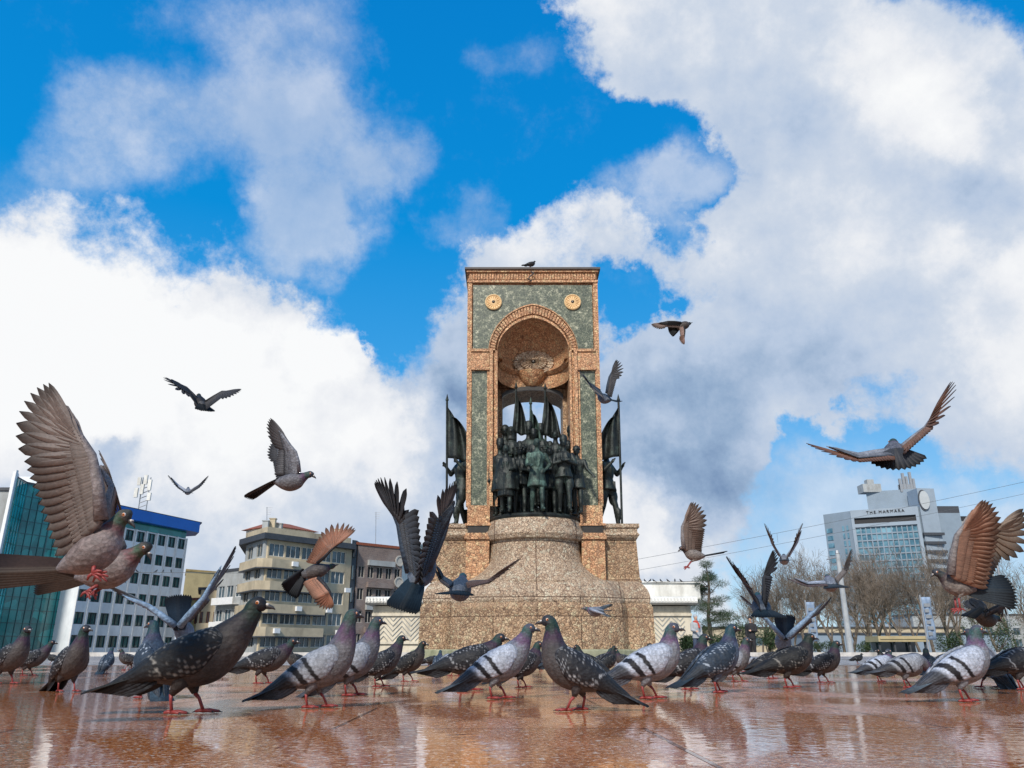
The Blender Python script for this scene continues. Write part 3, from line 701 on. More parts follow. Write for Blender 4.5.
simple('grey_wall',(.36,.38,.38),.8,0,.2,.6,.2,.03,dirt=(.2,.19,.17)); simple('roof_tile',(.24,.07,.035),.8,0,.3,5,.4,.03); simple('mid_frame',(.42,.40,.36),.6,0,.2,3,0)
simple('hotel_grey',(.22,.28,.34),.7,0,.12,.25,0,dirt=(.2,.25,.29)); simple('concrete_pale',(.44,.47,.48),.7,0,.1,.3,0); simple('hotel_pale',(.28,.34,.40),.7,0,.1,.25,0); simple('metal_grey',(.35,.36,.37),.45,.5,.2,4,0); simple('dark_void',(.02,.02,.022),.7,0,.3,2,0)
simple('lattice_stone',(.66,.59,.46),.8,0,.15,4,.2,dirt=(.3,.27,.22)); simple('canopy_white',(.72,.71,.66),.6,0,.12,2,0,dirt=(.4,.38,.33)); simple('ochre_wall',(.48,.33,.13),.85,0,.25,.8,.2,.03)
def brickm():
    k=NM('brown_brick'); br=k.n('TexBrick'); mp=k.n('Mapping'); mp.inputs['Rotation'].default_value=(math.pi/2,0,0); k.l(k.pos,mp.inputs[0]); k.l(mp.outputs[0],br.inputs[0])
    br.inputs['Scale'].default_value=2.2; br.inputs['Color1'].default_value=(.21,.15,.125,1); br.inputs['Color2'].default_value=(.13,.095,.085,1); br.inputs['Mortar'].default_value=(.26,.22,.2,1)
    c=k.mix(k.mr(k.noise(.5,6),.45,.7,0,.6),br.outputs[0],(.28,.24,.22)); k.set(c,.85); M['brown_brick']=k.m
brickm()
def facade(root,p0,p1,z0,z1,cols,rows,wall,glass,frame,depth=.25,name='window',wmat=None,div=2,bars=.06):
    """outer wall skin with real openings in front of a core, each opening gets a window (> pane)"""
    d=Vector((p1[0]-p0[0],p1[1]-p0[1])); Ln=d.length; d.normalize(); n=Vector((d.y,-d.x))
    us=sorted(cols); b=MB()
    def ob(mb,u0,u1,w0,w1,za,zb_,**k):
        mb.obox((p0[0]+d.x*u0,p0[1]+d.y*u0),(p0[0]+d.x*u1,p0[1]+d.y*u1),w0,w1,za,zb_,**k)
    zz=z0
    for (a,c) in rows:
        ob(b,0,Ln,0,depth,zz,a)
        u=0
        for (e,f) in us: ob(b,u,e,0,depth,a,c); u=f
        ob(b,u,Ln,0,depth,a,c); zz=c
    ob(b,0,Ln,0,depth,zz,z1)
    b.build('facade',wall,root)
    for (a,c) in rows:
        for (e,f) in us:
            w=MB(); t=bars
            ob(w,e,f,depth-.17,depth-.1,a,a+t); ob(w,e,f,depth-.17,depth-.1,c-t,c)
            for q in range(div+1):
                uu=lerp(e,f-t,q/div); ob(w,uu,uu+t,depth-.17,depth-.1,a+t,c-t)
            o=w.build(name,frame,root)
            g_=MB(); ob(g_,e+.01,f-.01,.02,depth-.19,a+.01,c-.01); g_.build('pane',glass,o)
def core(root,quad,z0,z1,mat,name='wall'):
    b=MB(); b.prism(quad,z0,z1); return b.build(name,mat,root)
def vr(p,s):
    l=math.hypot(p[0],p[1]); return (p[0]+p[0]/l*s,p[1]+p[1]/l*s)
def evenly(L_,n,w,off=0): 
    s=(L_-2*off)/n; return [(off+s*(i+.5)-w/2,off+s*(i+.5)+w/2) for i in range(n)]
def xy(px,py,Y): p=at(px,py,Y); return (p.x,p.y)
def off(p,v,s): return (p[0]+v[0]*s,p[1]+v[1]*s)
# blue-topped white office block
P0=xy(77,577,92); P1=xy(186,529,107)
d=Vector((P1[0]-P0[0],P1[1]-P0[1])); L_=d.length; d.normalize(); nrm=Vector((d.y,-d.x)); back=(-nrm.x,-nrm.y)
HB=at(190,531,106).z
r=empty('office_building',(P0[0],P0[1],0),'white office block with small square windows and a blue band round its roof','building')
P2=(P1[0]+d.x*1.6-nrm.x*1.6,P1[1]+d.y*1.6-nrm.y*1.6); P3=off(P2,back,14)
core(r,[P0,P1,P2,P3,off(P0,back,16)],0,HB,'white_panel')
st=HB/6.2
rows=[(st*i+.25*st,st*i+.78*st) for i in range(0,6)]
facade(r,P0,P1,0,HB-.9,evenly(L_,9,1.35),rows,'white_panel','green_window','dark_trim',depth=.35)
facade(r,P1,P2,0,HB-.9,[(.6,1.7)],rows,'white_panel','green_window','dark_trim',depth=.2)
b=MB()
for i in range(10):
    u=L_*i/9; b.obox(off(P0,d,max(0,u-.12)),off(P0,d,min(L_,u+.12)),.35,.55,0,HB-.9)
b.build('pilaster_strip','white_frame',r)
b=MB(); b.obox(off(P0,d,.2),off(P0,d,L_-.2),.1,.36,HB-.9+.02,HB-.02); b.build('strip_window','teal_glass',r)
b=MB(); q=[off(off(P0,d,-1.2),nrm,1.5),off(P1,(d.x+nrm.x*1.4,d.y+nrm.y*1.4),1.0),off(P2,(d.x*1.4+nrm.x*.2,d.y*1.4+nrm.y*.2),1.3),off(P3,d,1.8),off(off(P0,back,17),d,-1)]
b.prism(q,HB,HB+1.35); b.build('roof_band','blue_fascia',r)
b=MB(); b.prism([off(p,(0,1),.6) for p in q],HB+1.35,HB+1.5); b.build('roof','dark_trim',r)
# antenna mast on it
p=at(144,498,100); ra=empty('antenna_mast',(p.x,p.y,HB+1.5),'cluster of panel antennas on a mast on the blue-banded roof','antenna')
b=MB(); 
for dx in (-.5,.5):
    b.tube([(p.x+dx,p.y,HB+1.5),(p.x+dx,p.y,p.z+2.7)],.07,6)
for k_ in range(6): b.tube([(p.x-.5,p.y,HB+2.1+k_*.6),(p.x+.5,p.y,HB+2.5+k_*.6)],.05,5)
b.build('mast','metal_grey',ra)
for k_,(dx,dz,h) in enumerate(((-.9,0,1.2),(-.2,.4,1.3),(.7,.9,1.4),(-.7,1.6,1.0),(.1,1.7,1.2),(.85,-.4,1.0))):
    b=MB(); b.box(p.x+dx-.22,p.x+dx+.22,p.y-.6,p.y-.35,p.z+dz,p.z+dz+h); b.box(p.x+dx-.05,p.x+dx+.05,p.y-.36,p.y,p.z+dz+.4,p.z+dz+.5); b.build('antenna_panel','canopy_white',ra)
# glass office block, left
G0=xy(14,492,84); G1_=xy(25,493,87); G2=xy(87,500,94)
HG=at(40,487,90).z
r=empty('glass_building',(G0[0],G0[1],0),'teal glass curtain-wall office block at the left edge','building')
dg=Vector((G2[0]-G1_[0],G2[1]-G1_[1])).normalized(); bk=(-.45,.89)
core(r,[G0,G1_,G2,off(G2,bk,14),off(G0,bk,16)],0,HG,'dark_trim')
for (a,c,mt,nc) in ((G0,G1_,'cyan_glass',4),(G1_,G2,'teal_glass',9)):
    dd=Vector((c[0]-a[0],c[1]-a[1])); L2=dd.length; dd.normalize(); nn=(dd.y,-dd.x)
    b=MB(); b.obox(a,c,.02,.12,.4,HG-.3); b.build('glass_skin',mt,r)
    b=MB()
    for i in range(nc+1): u=min(L2-.06,max(.06,L2*i/nc)); w=.05 if i%4 else .14; b.obox(off(a,dd,u-w/2),off(a,dd,u+w/2),.12,.2,.4,HG-.3)
    for j in range(14): z=.4+(HG-.7)*j/13; b.obox(a,c,.12,.17,z-.03,z+.03)
    b.build('mullion_grid','teal_glass' if mt=='cyan_glass' else 'dark_teal' if 'dark_teal' in M else 'green_window',r)
b=MB(); b.obox(off(G0,bk,.1),off(G0,(dg.x,dg.y),.1),.1,.5,0,HG+.6); b.prism([off(G0,(-1,0),.55),off(G0,(-1,0),.05),off(off(G0,(-1,0),.05),bk,2),off(off(G0,(-1,0),.55),bk,2)],0,HG+.5); b.build('white_fin','white_frame',r)
b=MB(); c_=at(26,487,95); b.box(c_.x-2,c_.x+2.4,c_.y,c_.y+3,HG-.5,c_.z+1.3); b.build('roof_box','white_panel',r)
# grey block at the far left edge
p=xy(9,489,88); r=empty('grey_building',(p[0]-4,p[1],0),'plain grey block cut off by the left edge beside the white fin','building')
hz=at(8,490,88).z; core(r,[(p[0]-10,p[1]+.4),(p[0]-.1,p[1]+.4),(p[0]-.1,p[1]+12),(p[0]-10,p[1]+12)],0,hz,'grey_wall')
b=MB(); b.box(p[0]-10.2,p[0]+.0,p[1]+.2,p[1]+12,hz,hz+.35); b.build('parapet','dark_trim',r)
# rear yellow building and the balconied grey one
def house(pxa,ya,pxb,yb,pytop,label,wall,glass,frame,st=3.0,nc=4,wr=.5,depth=.3,deepb=10,balc=False,roof='dark_trim',name='apartment_building',win=True,over=.4,top=None):
    a=xy(pxa,pytop,ya); c=xy(pxb,pytop,yb); H_=at(pxa,pytop,ya).z
    r=empty(name,(a[0],a[1],0),label,'building'); dd=Vector((c[0]-a[0],c[1]-a[1])); Lh=dd.length; dd.normalize(); bk=(-dd.y,dd.x)
    core(r,[a,c,vr(c,deepb),vr(a,deepb)],0,H_,wall)
    if win:
        nf=max(1,int(H_/st)); rows=[(st*i+.9,st*i+2.4) for i in range(nf) if st*i+2.5<H_]
        facade(r,a,c,0,H_,evenly(Lh,nc,Lh/nc*wr),rows,wall,glass,frame,depth=depth)
        if balc:
            for (z,_) in rows:
                b=MB(); b.obox(off(a,dd,Lh*.1),off(a,dd,Lh*.9),depth,depth+1.0,z-.95,z-.8); b.obox(off(a,dd,Lh*.1),off(a,dd,Lh*.9),depth+.92,depth+1.0,z-.8,z-.05); b.build('balcony',frame if balc is True else balc,r)
    b=MB(); b.prism([off(off(a,bk,-over),dd,-over),off(off(c,bk,-over),dd,over),vr(off(c,dd,over),deepb),vr(off(a,dd,-over),deepb)],H_,H_+.35); b.build('roof',roof,r)
    return r,a,c,dd,bk,H_,Lh
house(186,140,228,146,571,'tall bare ochre-yellow gable wall behind the balconied houses','yellow_wall','window_glass','mid_frame',win=False,roof='ochre_wall',over=.1)
house(183,118,203,116,601,'low shabby ochre house right of the white office block','ochre_wall','window_glass','roof_tile',nc=3,roof='roof_tile')
house(202,112,222,112,590,'narrow cream house with balconies between the ochre and grey houses','cream_wall','window_glass','roof_tile',nc=3,balc='cream_wall')
house(221,108,247,104,573,'grey apartment house with enclosed white balconies left of the corner block','grey_wall','window_glass','white_frame',nc=3,wr=.75,balc='white_frame')
# cream corner block
ca=xy(249,543,101); cb=xy(268,535,95.5); cc=xy(351,545,106)
HC=at(268,540,96).z
r=empty('apartment_building',(cb[0],cb[1],0),'cream corner apartment block with ribbon windows, wrap-round balconies and a red penthouse roof','building')
d1=Vector((cb[0]-ca[0],cb[1]-ca[1])); L1=d1.length; d1.normalize(); d2=Vector((cc[0]-cb[0],cc[1]-cb[1])); L2=d2.length; d2.normalize()
n2=(d2.y,-d2.x); n1_=(d1.y,-d1.x); bk2=(-n2[0],-n2[1])
core(r,[ca,cb,cc,vr(cc,12),vr(ca,12)],0,HC,'cream_wall')
nf=5; st=HC/nf
rows=[(st*i+.26*st,st*i+.84*st) for i in range(nf)]
facade(r,cb,cc,0,HC,evenly(L2-.8,5,(L2-1)/5*.92,.1),rows,'cream_wall','window_glass','canopy_white',depth=.3,div=3)
facade(r,ca,cb,0,HC,evenly(L1,2,L1/2*.6),rows,'grey_wall','window_glass','mid_frame',depth=.28,div=2)
for i in range(1,nf):
    z=st*i; b=MB(); q0=off(off(cb,n1_,1.1),d1,.3); q1=off(off(cb,n2,1.1),d2,.2)
    b.prism([off(ca,n1_,.3),off(ca,n1_,.9),q0,off(cb,(n1_[0]+n2[0],n1_[1]+n2[1]),.72),q1,off(off(cb,d2,L2*.66),n2,1.1),off(off(cb,d2,L2*.70),n2,.31),off(cb,n2,.31)],z-.55*st*.5,z+.12*st); b.build('balcony','cream_wall',r)
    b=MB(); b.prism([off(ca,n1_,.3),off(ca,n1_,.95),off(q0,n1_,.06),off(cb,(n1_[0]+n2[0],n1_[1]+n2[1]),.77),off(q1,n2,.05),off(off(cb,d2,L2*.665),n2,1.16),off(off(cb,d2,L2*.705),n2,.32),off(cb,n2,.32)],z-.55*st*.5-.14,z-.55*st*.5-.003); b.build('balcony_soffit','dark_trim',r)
b=MB(); b.prism([off(off(ca,n1_,1.1),d1,-.5),off(cb,(n1_[0]+n2[0],n1_[1]+n2[1]),1.0),off(off(cc,n2,1.2),d2,-.2),vr(cc,12.4),vr(off(ca,d1,-.6),12)],HC,HC+.7); b.build('cornice','dark_trim',r)
b=MB(); b.prism([off(off(ca,n1_,.5),d1,0),off(cb,(n1_[0]+n2[0],n1_[1]+n2[1]),.3),off(off(cc,n2,.4),d2,-.4),vr(cc,11),vr(ca,11)],HC+.7,HC+1.5); b.build('parapet','cream_wall',r)
for k_,(u,f_) in enumerate(((1.2,1),(4.1,2),(6.2,3),(8.8,2),(3.0,4),(10.6,1),(11.6,3))):
    q=off(off(cb,d2,u),n2,.72); z=st*f_+.45*st; b=MB(); q2=off(q,d2,.8)
    b.obox(q,q2,.0,.35,z-st*.62,z-st*.62+.6) if False else b.obox(off(off(cb,d2,u),n2,1.12),off(off(cb,d2,u+.8),n2,1.12),0,.32,st*f_-.15*st,st*f_-.15*st+.55); b.build('air_conditioner','white_frame',r)
pc=off(off(cb,d2,3.0),bk2,3); pd=off(off(cb,d2,9.2),bk2,3)
b=MB(); b.prism([pc,pd,off(pd,bk2,6),off(pc,bk2,6)],HC+1.4,HC+2.2); b.build('penthouse','canopy_white',r)
b=MB(); m_=[(pc[0]+pd[0])/2+bk2[0]*3,(pc[1]+pd[1])/2+bk2[1]*3]
q=[off(off(pc,d2,-.5),bk2,-.6),off(off(pd,d2,.5),bk2,-.6),off(off(pd,bk2,6.5),d2,.5),off(off(pc,bk2,6.5),d2,-.5)]
b.add([(x,y,HC+2.2) for x,y in q]+[(m_[0]-d2.x*1.5,m_[1]-d2.y*1.5,HC+3.3),(m_[0]+d2.x*1.5,m_[1]+d2.y*1.5,HC+3.3)],[(0,1,5,4),(1,2,5),(2,3,4,5),(3,0,4),(3,2,1,0)]); b.build('roof','roof_tile',r)
for k_,(u,h) in enumerate(((.6,.9),(1.6,1.3),(2.6,.8),(12,1.2))):
    q=off(off(cb,d2,u),bk2,1.5); b=MB(); b.box(q[0]-.35,q[0]+.35,q[1]-.3,q[1]+.3,HC+1.5,HC+1.5+h); b.box(q[0]-.42,q[0]+.42,q[1]-.38,q[1]+.38,HC+1.5+h,HC+1.6+h); b.build('chimney','cream_wall' if k_%2 else 'grey_wall',r)
def aerial(px,pyt,pyb,Y,label,gz):
    p=at(px,pyb,Y); q=at(px,pyt,Y); b=MB(); b.tube([(p.x,p.y,gz),(q.x,q.y,q.z)],.045,5)
    for k_ in range(4): z=q.z-.1-.28*k_; b.tube([(p.x-.4+.05*k_,p.y,z),(p.x+.4-.05*k_,p.y,z)],.025,4)
    tag(b.build('rooftop_aerial','metal_grey'),label,'aerial','rooftop aerials')
aerial(267,507,530,99,'thin rooftop aerial over the corner of the cream block',HC+1.5)
# dark slot and brown brick block
db=xy(352,545,105.8); de=xy(357,545,106.6); HD=at(352,540,106).z
r=empty('apartment_building',(db[0],db[1],0),'narrow dark stair tower between the cream and brown blocks','building')
core(r,[db,de,(de[0],de[1]+10),(db[0],db[1]+10)],0,HD,'dark_trim')
b=MB(); 
for i in range(5): b.obox(off(db,(1,0),.2),off(de,(-1,0),.2),.01,.2,HD*i/5+.6,HD*i/5+2.4)
b.build('stair_window','window_glass',r)
house(357.3,107,402,112,545,'brown brick apartment block with dark openings and round windows','brown_brick','dark_void','mid_frame',st=2.9,nc=5,wr=.66,balc=False,roof='roof_tile')
bb=[o for o in bpy.data.objects if o.get('label','').startswith('brown brick')][0]
a=xy(357.3,545,107); c=xy(402,545,112); dd=Vector((c[0]-a[0],c[1]-a[1])); Lh=dd.length; dd.normalize(); nn=(dd.y,-dd.x)
for i in range(4):
    q=off(off(a,dd,Lh*.93),nn,.34); z=2.9*i+4.5; b=MB(); R=[]
    ang=[2*math.pi*k_/20 for k_ in range(20)]
    for (rr,w) in ((.75,0),(.75,.12),(.55,.12),(.55,.03),(.02,.03)): R.append([Vector((q[0]+dd.x*rr*math.cos(t)+nn[0]*w,q[1]+dd.y*rr*math.cos(t)+nn[1]*w,z-1.0+rr*math.sin(t))) for t in ang])
    b.rings(R); b.build('round_window','mid_frame',bb)
for i in range(1,5):
    b=MB(); b.obox(off(a,dd,Lh*.22),off(a,dd,Lh*.80),.3,.75,2.9*i-.35,2.9*i+.35); b.build('balcony','brown_brick' if i%2 else 'grey_wall',bb)
aerial(376,512,540,110,'thin rooftop aerial over the brown brick block',at(376,545,110).z)
house(402.5,113,424,118,543,'blank white gable wall between the brown block and the monument','canopy_white','window_glass','mid_frame',win=False,roof='grey_wall',over=.2)
# long low wall building behind the monument
Yw=40; x0,x1=X(372,625,Yw),X(692,625,Yw); hw=Z(606,Yw); hc=Z(597.5,Yw); 
r=empty('low_stone_building',(x0,Yw,0),'long low stone hall with lattice wall and projecting pale canopy behind the monument','building')
b=MB(); b.box(x0,x1,Yw,Yw+7,0,hw); b.build('wall','lattice_stone',r)
b=MB(); nlat=int((x1-x0)/.9)
zl=Z(641,Yw); zh=Z(616,Yw); hcell=zh-zl; cell=.22
def diag(ax,az,bx,bz): b.tube([(ax,Yw-.03,az),(bx,Yw-.03,bz)],.016,4)
xx=x0+.1
nrow=int(hcell/cell); ncol=int((x1-x0-.3)/cell)
for i in range(ncol):
    for j in range(nrow):
        u=x0+.15+i*cell; v=zl+j*hcell/nrow; hh=hcell/nrow
        if (u<X(425,625,Yw)+.3) or (u>X(640,625,Yw)-.3):
            diag(u,v,u+cell,v+hh) if (i//2)%2==0 else diag(u,v+hh,u+cell,v)
b.build('lattice','grey_wall',r)
b=MB(); b.box(x0-.02,x1+.02,Yw-.09,Yw+.02,zh+.0,zh+.12); b.box(x0-.02,x1+.02,Yw-.09,Yw+.02,zl-.14,zl-.02); b.build('string_course','lattice_stone',r)
b=MB(); R=[]
for (y,z) in ((Yw-.35,hw+.05),(Yw-.5,hw+.12),(Yw-.53,lerp(hw,hc,.5)),(Yw-.45,hc-.02),(Yw-.3,hc+.02),(Yw+6,hc+.02),(Yw+6,hw+.05)): R.append((y,z))
b.rings([[Vector((x,y,z)) for (y,z) in R] for x in (x0-.3,x1+.25)])
for i in range(int((x1-x0+.5)/.16)): xq=x0-.28+i*.16; b.box(xq,xq+.06,Yw-.56,Yw-.52,hw+.14,hc-.05)
b.build('canopy','canopy_white',r)
b=MB(); xr=X(640,590,Yw+2); xs_=X(700,590,Yw+2); b.box(xr,xs_,Yw+2,Yw+6,hc+.02,Z(583,Yw+2)); b.box(xr-.05,xs_+.05,Yw+1.9,Yw+6,Z(583,Yw+2),Z(583,Yw+2)+.08); b.build('upper_storey','canopy_white',r)
# hotel
Yh=340
hA=xy(823,514,356); hB=xy(850,511,346); hC=xy(918,511,335); hD=xy(934,511,338); hE=xy(960,514,338)
r=empty('hotel_tower',(hB[0],hB[1],0),'grey high-rise hotel with a blue glass grid and an oval emblem near its top','building')
H1=at(850,511,346).z; H2=at(890,489.5,345).z
bkh=(0,1)
core(r,[hA,hB,hC,hD,vr(hD,28),vr(hA,22)],0,H1,'hotel_grey')
dH=Vector((hC[0]-hB[0],hC[1]-hB[1])); LH=dH.length; dH.normalize()
zt=at(885,527,340).z; zbnd=at(885,521,340).z
nst=14; st=(zt-12)/nst
fac_cols=evenly(LH,11,LH/11*.86,.6); 
b=MB(); hh=.6
b.obox(hB,off(hB,dH,1.2),0,1.2,0,H1); b.obox(off(hC,dH,-1.2),hC,0,1.2,0,H1); b.obox(off(hB,dH,1.2),off(hC,dH,-1.2),0,1.2,zt+.4,zbnd-1.3+.6); b.obox(off(hB,dH,1.2),off(hC,dH,-1.2),0,1.2,zbnd+1.9,H1); b.obox(off(hB,dH,1.2),off(hC,dH,-1.2),0,1.2,0,11)
b.build('facade','hotel_pale',r)
b=MB(); b.obox(off(hB,dH,1.25),off(hC,dH,-1.25),0.01,.3,zbnd-.7,zbnd+1.9); b.build('dark_band','dark_void',r)
b=MB(); b.obox(off(hB,dH,1.2),off(hC,dH,-1.2),0.01,.25,11,zt+.4); b.build('window_grid','blue_glass',r)
b=MB()
for i in range(13): u=1.2+(LH-2.4)*i/12; b.obox(off(hB,dH,u-.22),off(hB,dH,u+.22),.25,.75,11,zt+.4)
for j in range(nst+1): z=11+(zt+.4-11)*j/nst; b.obox(off(hB,dH,1.25),off(hC,dH,-1.25),.25,.62,z-.28,z+.28)
b.build('grid_frame','hotel_grey',r)
# left end windows
dL=Vector((hB[0]-hA[0],hB[1]-hA[1])); LL=dL.length; dL.normalize()
for j in range(17):
    z=8+j*3.3
    if z+2<H1-4:
        for (u0,u1,hh_) in ((.8,3.6,1.9),(LL-4.6,LL-3.7,2.3),(LL-2.6,LL-1.8,2.3)):
            b=MB(); b.obox(off(hA,dL,u0),off(hA,dL,u1),.02,.25,z,z+hh_); b.build('side_window','blue_glass',r)
# crown blocks
cA=xy(867,500,350); cB=xy(919,490,343)
b=MB(); b.prism([cA,cB,vr(cB,14),vr(cA,14)],H1,H2); b.build('upper_block','hotel_grey',r)
b=MB(); 
for i in range(9): 
    q=lerp(cA[0],cB[0],i/9)+.5; 
    b.box(q,q+1.1,cA[1]-5.3,cA[1]-4.9,H1+1.5,H1+2.6)
tA=xy(917,490,334); tB=xy(934,490,335); H3=at(928,489,336).z
b=MB(); b.prism([tA,tB,off(tB,bkh,9),off(tA,bkh,9)],0,H3); b.build('stair_tower','hotel_pale',r)
b=MB(); cM=at(924.5,500,333.6); R=[]
for (rr,w) in ((1,0),(1,.55),(.02,.55)): R.append([Vector((cM.x+2.1*rr*math.cos(t),tA[1]-w-.0,cM.z+4.0*rr*math.sin(t))) for t in [2*math.pi*i/32 for i in range(32)]])
b.rings(R); b.build('emblem_disc','concrete_pale',r)
tx=bpy.data.curves.new('lettering','FONT'); tx.body='THE MARMARA'; tx.size=1.75; tx.extrude=.12; tx.space_character=1.35
to=bpy.data.objects.new('lettering_curve',tx); COL.objects.link(to); bpy.context.view_layer.update()
lm=bpy.data.meshes.new_from_object(to.evaluated_get(bpy.context.evaluated_depsgraph_get())); bpy.data.objects.remove(to); to=bpy.data.objects.new('lettering',lm); COL.objects.link(to); lm.materials.clear(); lm.materials.append(M['dark_void'])
pt_=at(867,512.5,343); dd_=off(hB,dH,LH*.24); to.parent=r; to.location=Vector((dd_[0]+dH.y*1.4,dd_[1]-dH.x*1.4-.0,pt_.z-.8))-r.location; to.rotation_euler=(math.pi/2,0,math.atan2(dH.y,dH.x))
b=MB(); b.rings([[Vector((cM.x-.35+2.2*rr*math.cos(t),tA[1]-w,cM.z+4.5*rr*math.sin(t))) for t in [2*math.pi*i/32 for i in range(32)]] for rr,w in ((1,0),(1,.25),(.02,.25))]); b.build('emblem_rim','dark_trim',r)
b=MB()
for j in range(14):
    z=10+j*3.7; 
    if z<H3-18: b.box(tB[0]-8.5,tB[0]+.4,tB[1]-1.6,tB[1]-.6,z,z+1.1)
b.build('tower_ledges','dark_trim',r)
H4=at(950,513,338).z
b=MB(); b.prism([hD,hE,vr(hE,16),vr(hD,16)],0,H4); b.build('right_wing','hotel_grey',r)
b=MB(); b.prism([off(hD,(1,0),1),off(hD,(1,0),11),off(off(hD,(1,0),11),bkh,9),off(off(hD,(1,0),1),bkh,9)],H4,H4+3.0); b.build('roof_louvre','dark_trim',r)
q=at(875,490,348); b=MB(); b.box(q.x-5.2,q.x+3,q.y,q.y+6,H2-.5,H2+3.2); b.box(q.x-3,q.x,q.y,q.y+3,H2+3.2,H2+5.2); b.build('plant_room','grey_wall',r)
q=at(908,487,345); b=MB()
for dx,h in ((-3,5),(-1.4,7.5),(0,6),(1.8,8),(3,5)): b.box(q.x+dx-.5,q.x+dx+.5,q.y,q.y+1,H2-1,H2+h)
b.box(q.x-3.5,q.x+3.6,q.y+.2,q.y+2,H2-1,H2+2.4); b.build('roof_antennas','metal_grey',r)
q=xy(960.5,520,352); H5=at(970,520,350).z
r=empty('far_building',(q[0],q[1],0),'dark flat-topped building just right of the hotel, mostly behind bare trees','building')
core(r,[q,off(q,(1,0),10),off(q,(1,.6),13),off(q,(0,1),8)],0,H5,'grey_wall'); b=MB(); b.box(q[0]-.2,q[0]+10.2,q[1]-.3,q[1]+6,H5,H5+2); b.build('roof','dark_void',r)
for px,Yq,pyt,w_,lab,mt in ((990,300,615,60,'low grey building far off at the right behind the trees','grey_wall'),(770,260,628,120,'low pale building far off behind the bare trees','cream_wall'),(905,240,634,60,'dim grey hall glimpsed through bare trees below the hotel','hotel_grey')):
    q=xy(px,600,Yq); hz=at(px,pyt,Yq).z; r=empty('far_building',(q[0],q[1],0),lab,'building')
    core(r,[(q[0]-w_/2,q[1]),(q[0]+w_/2,q[1]),(q[0]+w_/2,q[1]+15),(q[0]-w_/2,q[1]+15)],0,hz,mt)
    facade(r,(q[0]-w_/2,q[1]),(q[0]+w_/2,q[1]),0,hz-.5,evenly(w_,12,w_/12*.5),[(2+4*i,4.5+4*i) for i in range(int((hz-2)/4))],mt,'window_glass','mid_frame',depth=.3)
    b=MB(); b.box(q[0]-w_/2-.4,q[0]+w_/2+.4,q[1]-.5,q[1]+15.3,hz,hz+.4); b.build('roof','dark_trim',r)
# ---------------------------------------------------------------- trees
def bark():
    k=NM('bark'); n=k.noise(3,5,.7,k.obj); k.set(k.ramp(n,[(.3,(.06,.045,.035)),(.55,(.15,.12,.095)),(.7,(.30,.26,.21))]),.9); k.bump(k.noise(12,4,.6,k.obj),.5,.03); M['bark']=k.m
    k=NM('twig_bark'); n=k.noise(1.3,4,.7,k.obj); k.set(k.ramp(n,[(.3,(.06,.045,.035)),(.5,(.15,.115,.085)),(.7,(.30,.25,.20))]),.9); M['twig_bark']=k.m
    k=NM('foliage'); n=k.noise(1.6,4,.7,k.obj); n2=k.noise(9,3,.7,k.obj); c=k.ramp(n,[(.3,(.015,.035,.012)),(.5,(.03,.065,.02)),(.7,(.07,.11,.035))]); c=k.mix(k.mr(n2,.4,.65,0,.6),c,(.035,.05,.02)); k.set(c,.7); M['foliage']=k.m
bark()
def bare_tree(H,rng,spread=.45,dens=1.0,trunkr=.16):
    tb=MB(); cb=MB()
    def grow(p,dirn,ln,r,lev,mb):
        n=3; pts=[p]; d=dirn.copy(); q=p.copy(); rad=[r]
        for i in range(n):
            d=(d+Vector((rng.gauss(0,.17),rng.gauss(0,.17),rng.gauss(0,.10)+.05))).normalized(); q=q+d*ln/n; pts.append(q.copy()); rad.append(r*(1-.42*(i+1)/n))
        mb.tube(pts,rad,6 if lev==0 else (4 if lev<3 else 3),cap=False)
        if lev>=5: return
        nch={0:7,1:4,2:4,3:4,4:3}[lev]
        if lev>=2 and dens<1 and rng.random()>dens: nch-=1
        for c in range(nch):
            t=rng.uniform(.22 if lev==0 else .3,1) if c else 1.0
            k_=min(n-1,int(t*n)); bp=pts[k_].lerp(pts[k_+1],t*n-k_)
            a=rng.uniform(0,2*math.pi); sp=rng.uniform(.45,1.15)*(spread*1.9)
            o=d.orthogonal().normalized(); o=Matrix.Rotation(a,3,d)@o
            nd=(d+o*sp+Vector((0,0,.12))).normalized()
            grow(bp,nd,ln*rng.uniform(.58,.82),max(rad[k_+1]*rng.uniform(.5,.72),.009),lev+1,cb)
    grow(Vector((0,0,0)),Vector((rng.gauss(0,.04),rng.gauss(0,.04),1)).normalized(),H*.34,trunkr,0,tb)
    return tb,cb
protos=[]
rng=random.Random(3)
for k_ in range(5):
    tb,cb=bare_tree(8.0,rng,[.42,.5,.36,.55,.45][k_],1.0,.15)
    tm=tb.build('trunk','bark').data; cm=cb.build('crown','twig_bark').data
    for o in [o for o in bpy.data.objects if o.data in (tm,cm)]: bpy.data.objects.remove(o)
    top=max(v.co.z for v in cm.vertices); protos.append((tm,cm,top))
spots=[]
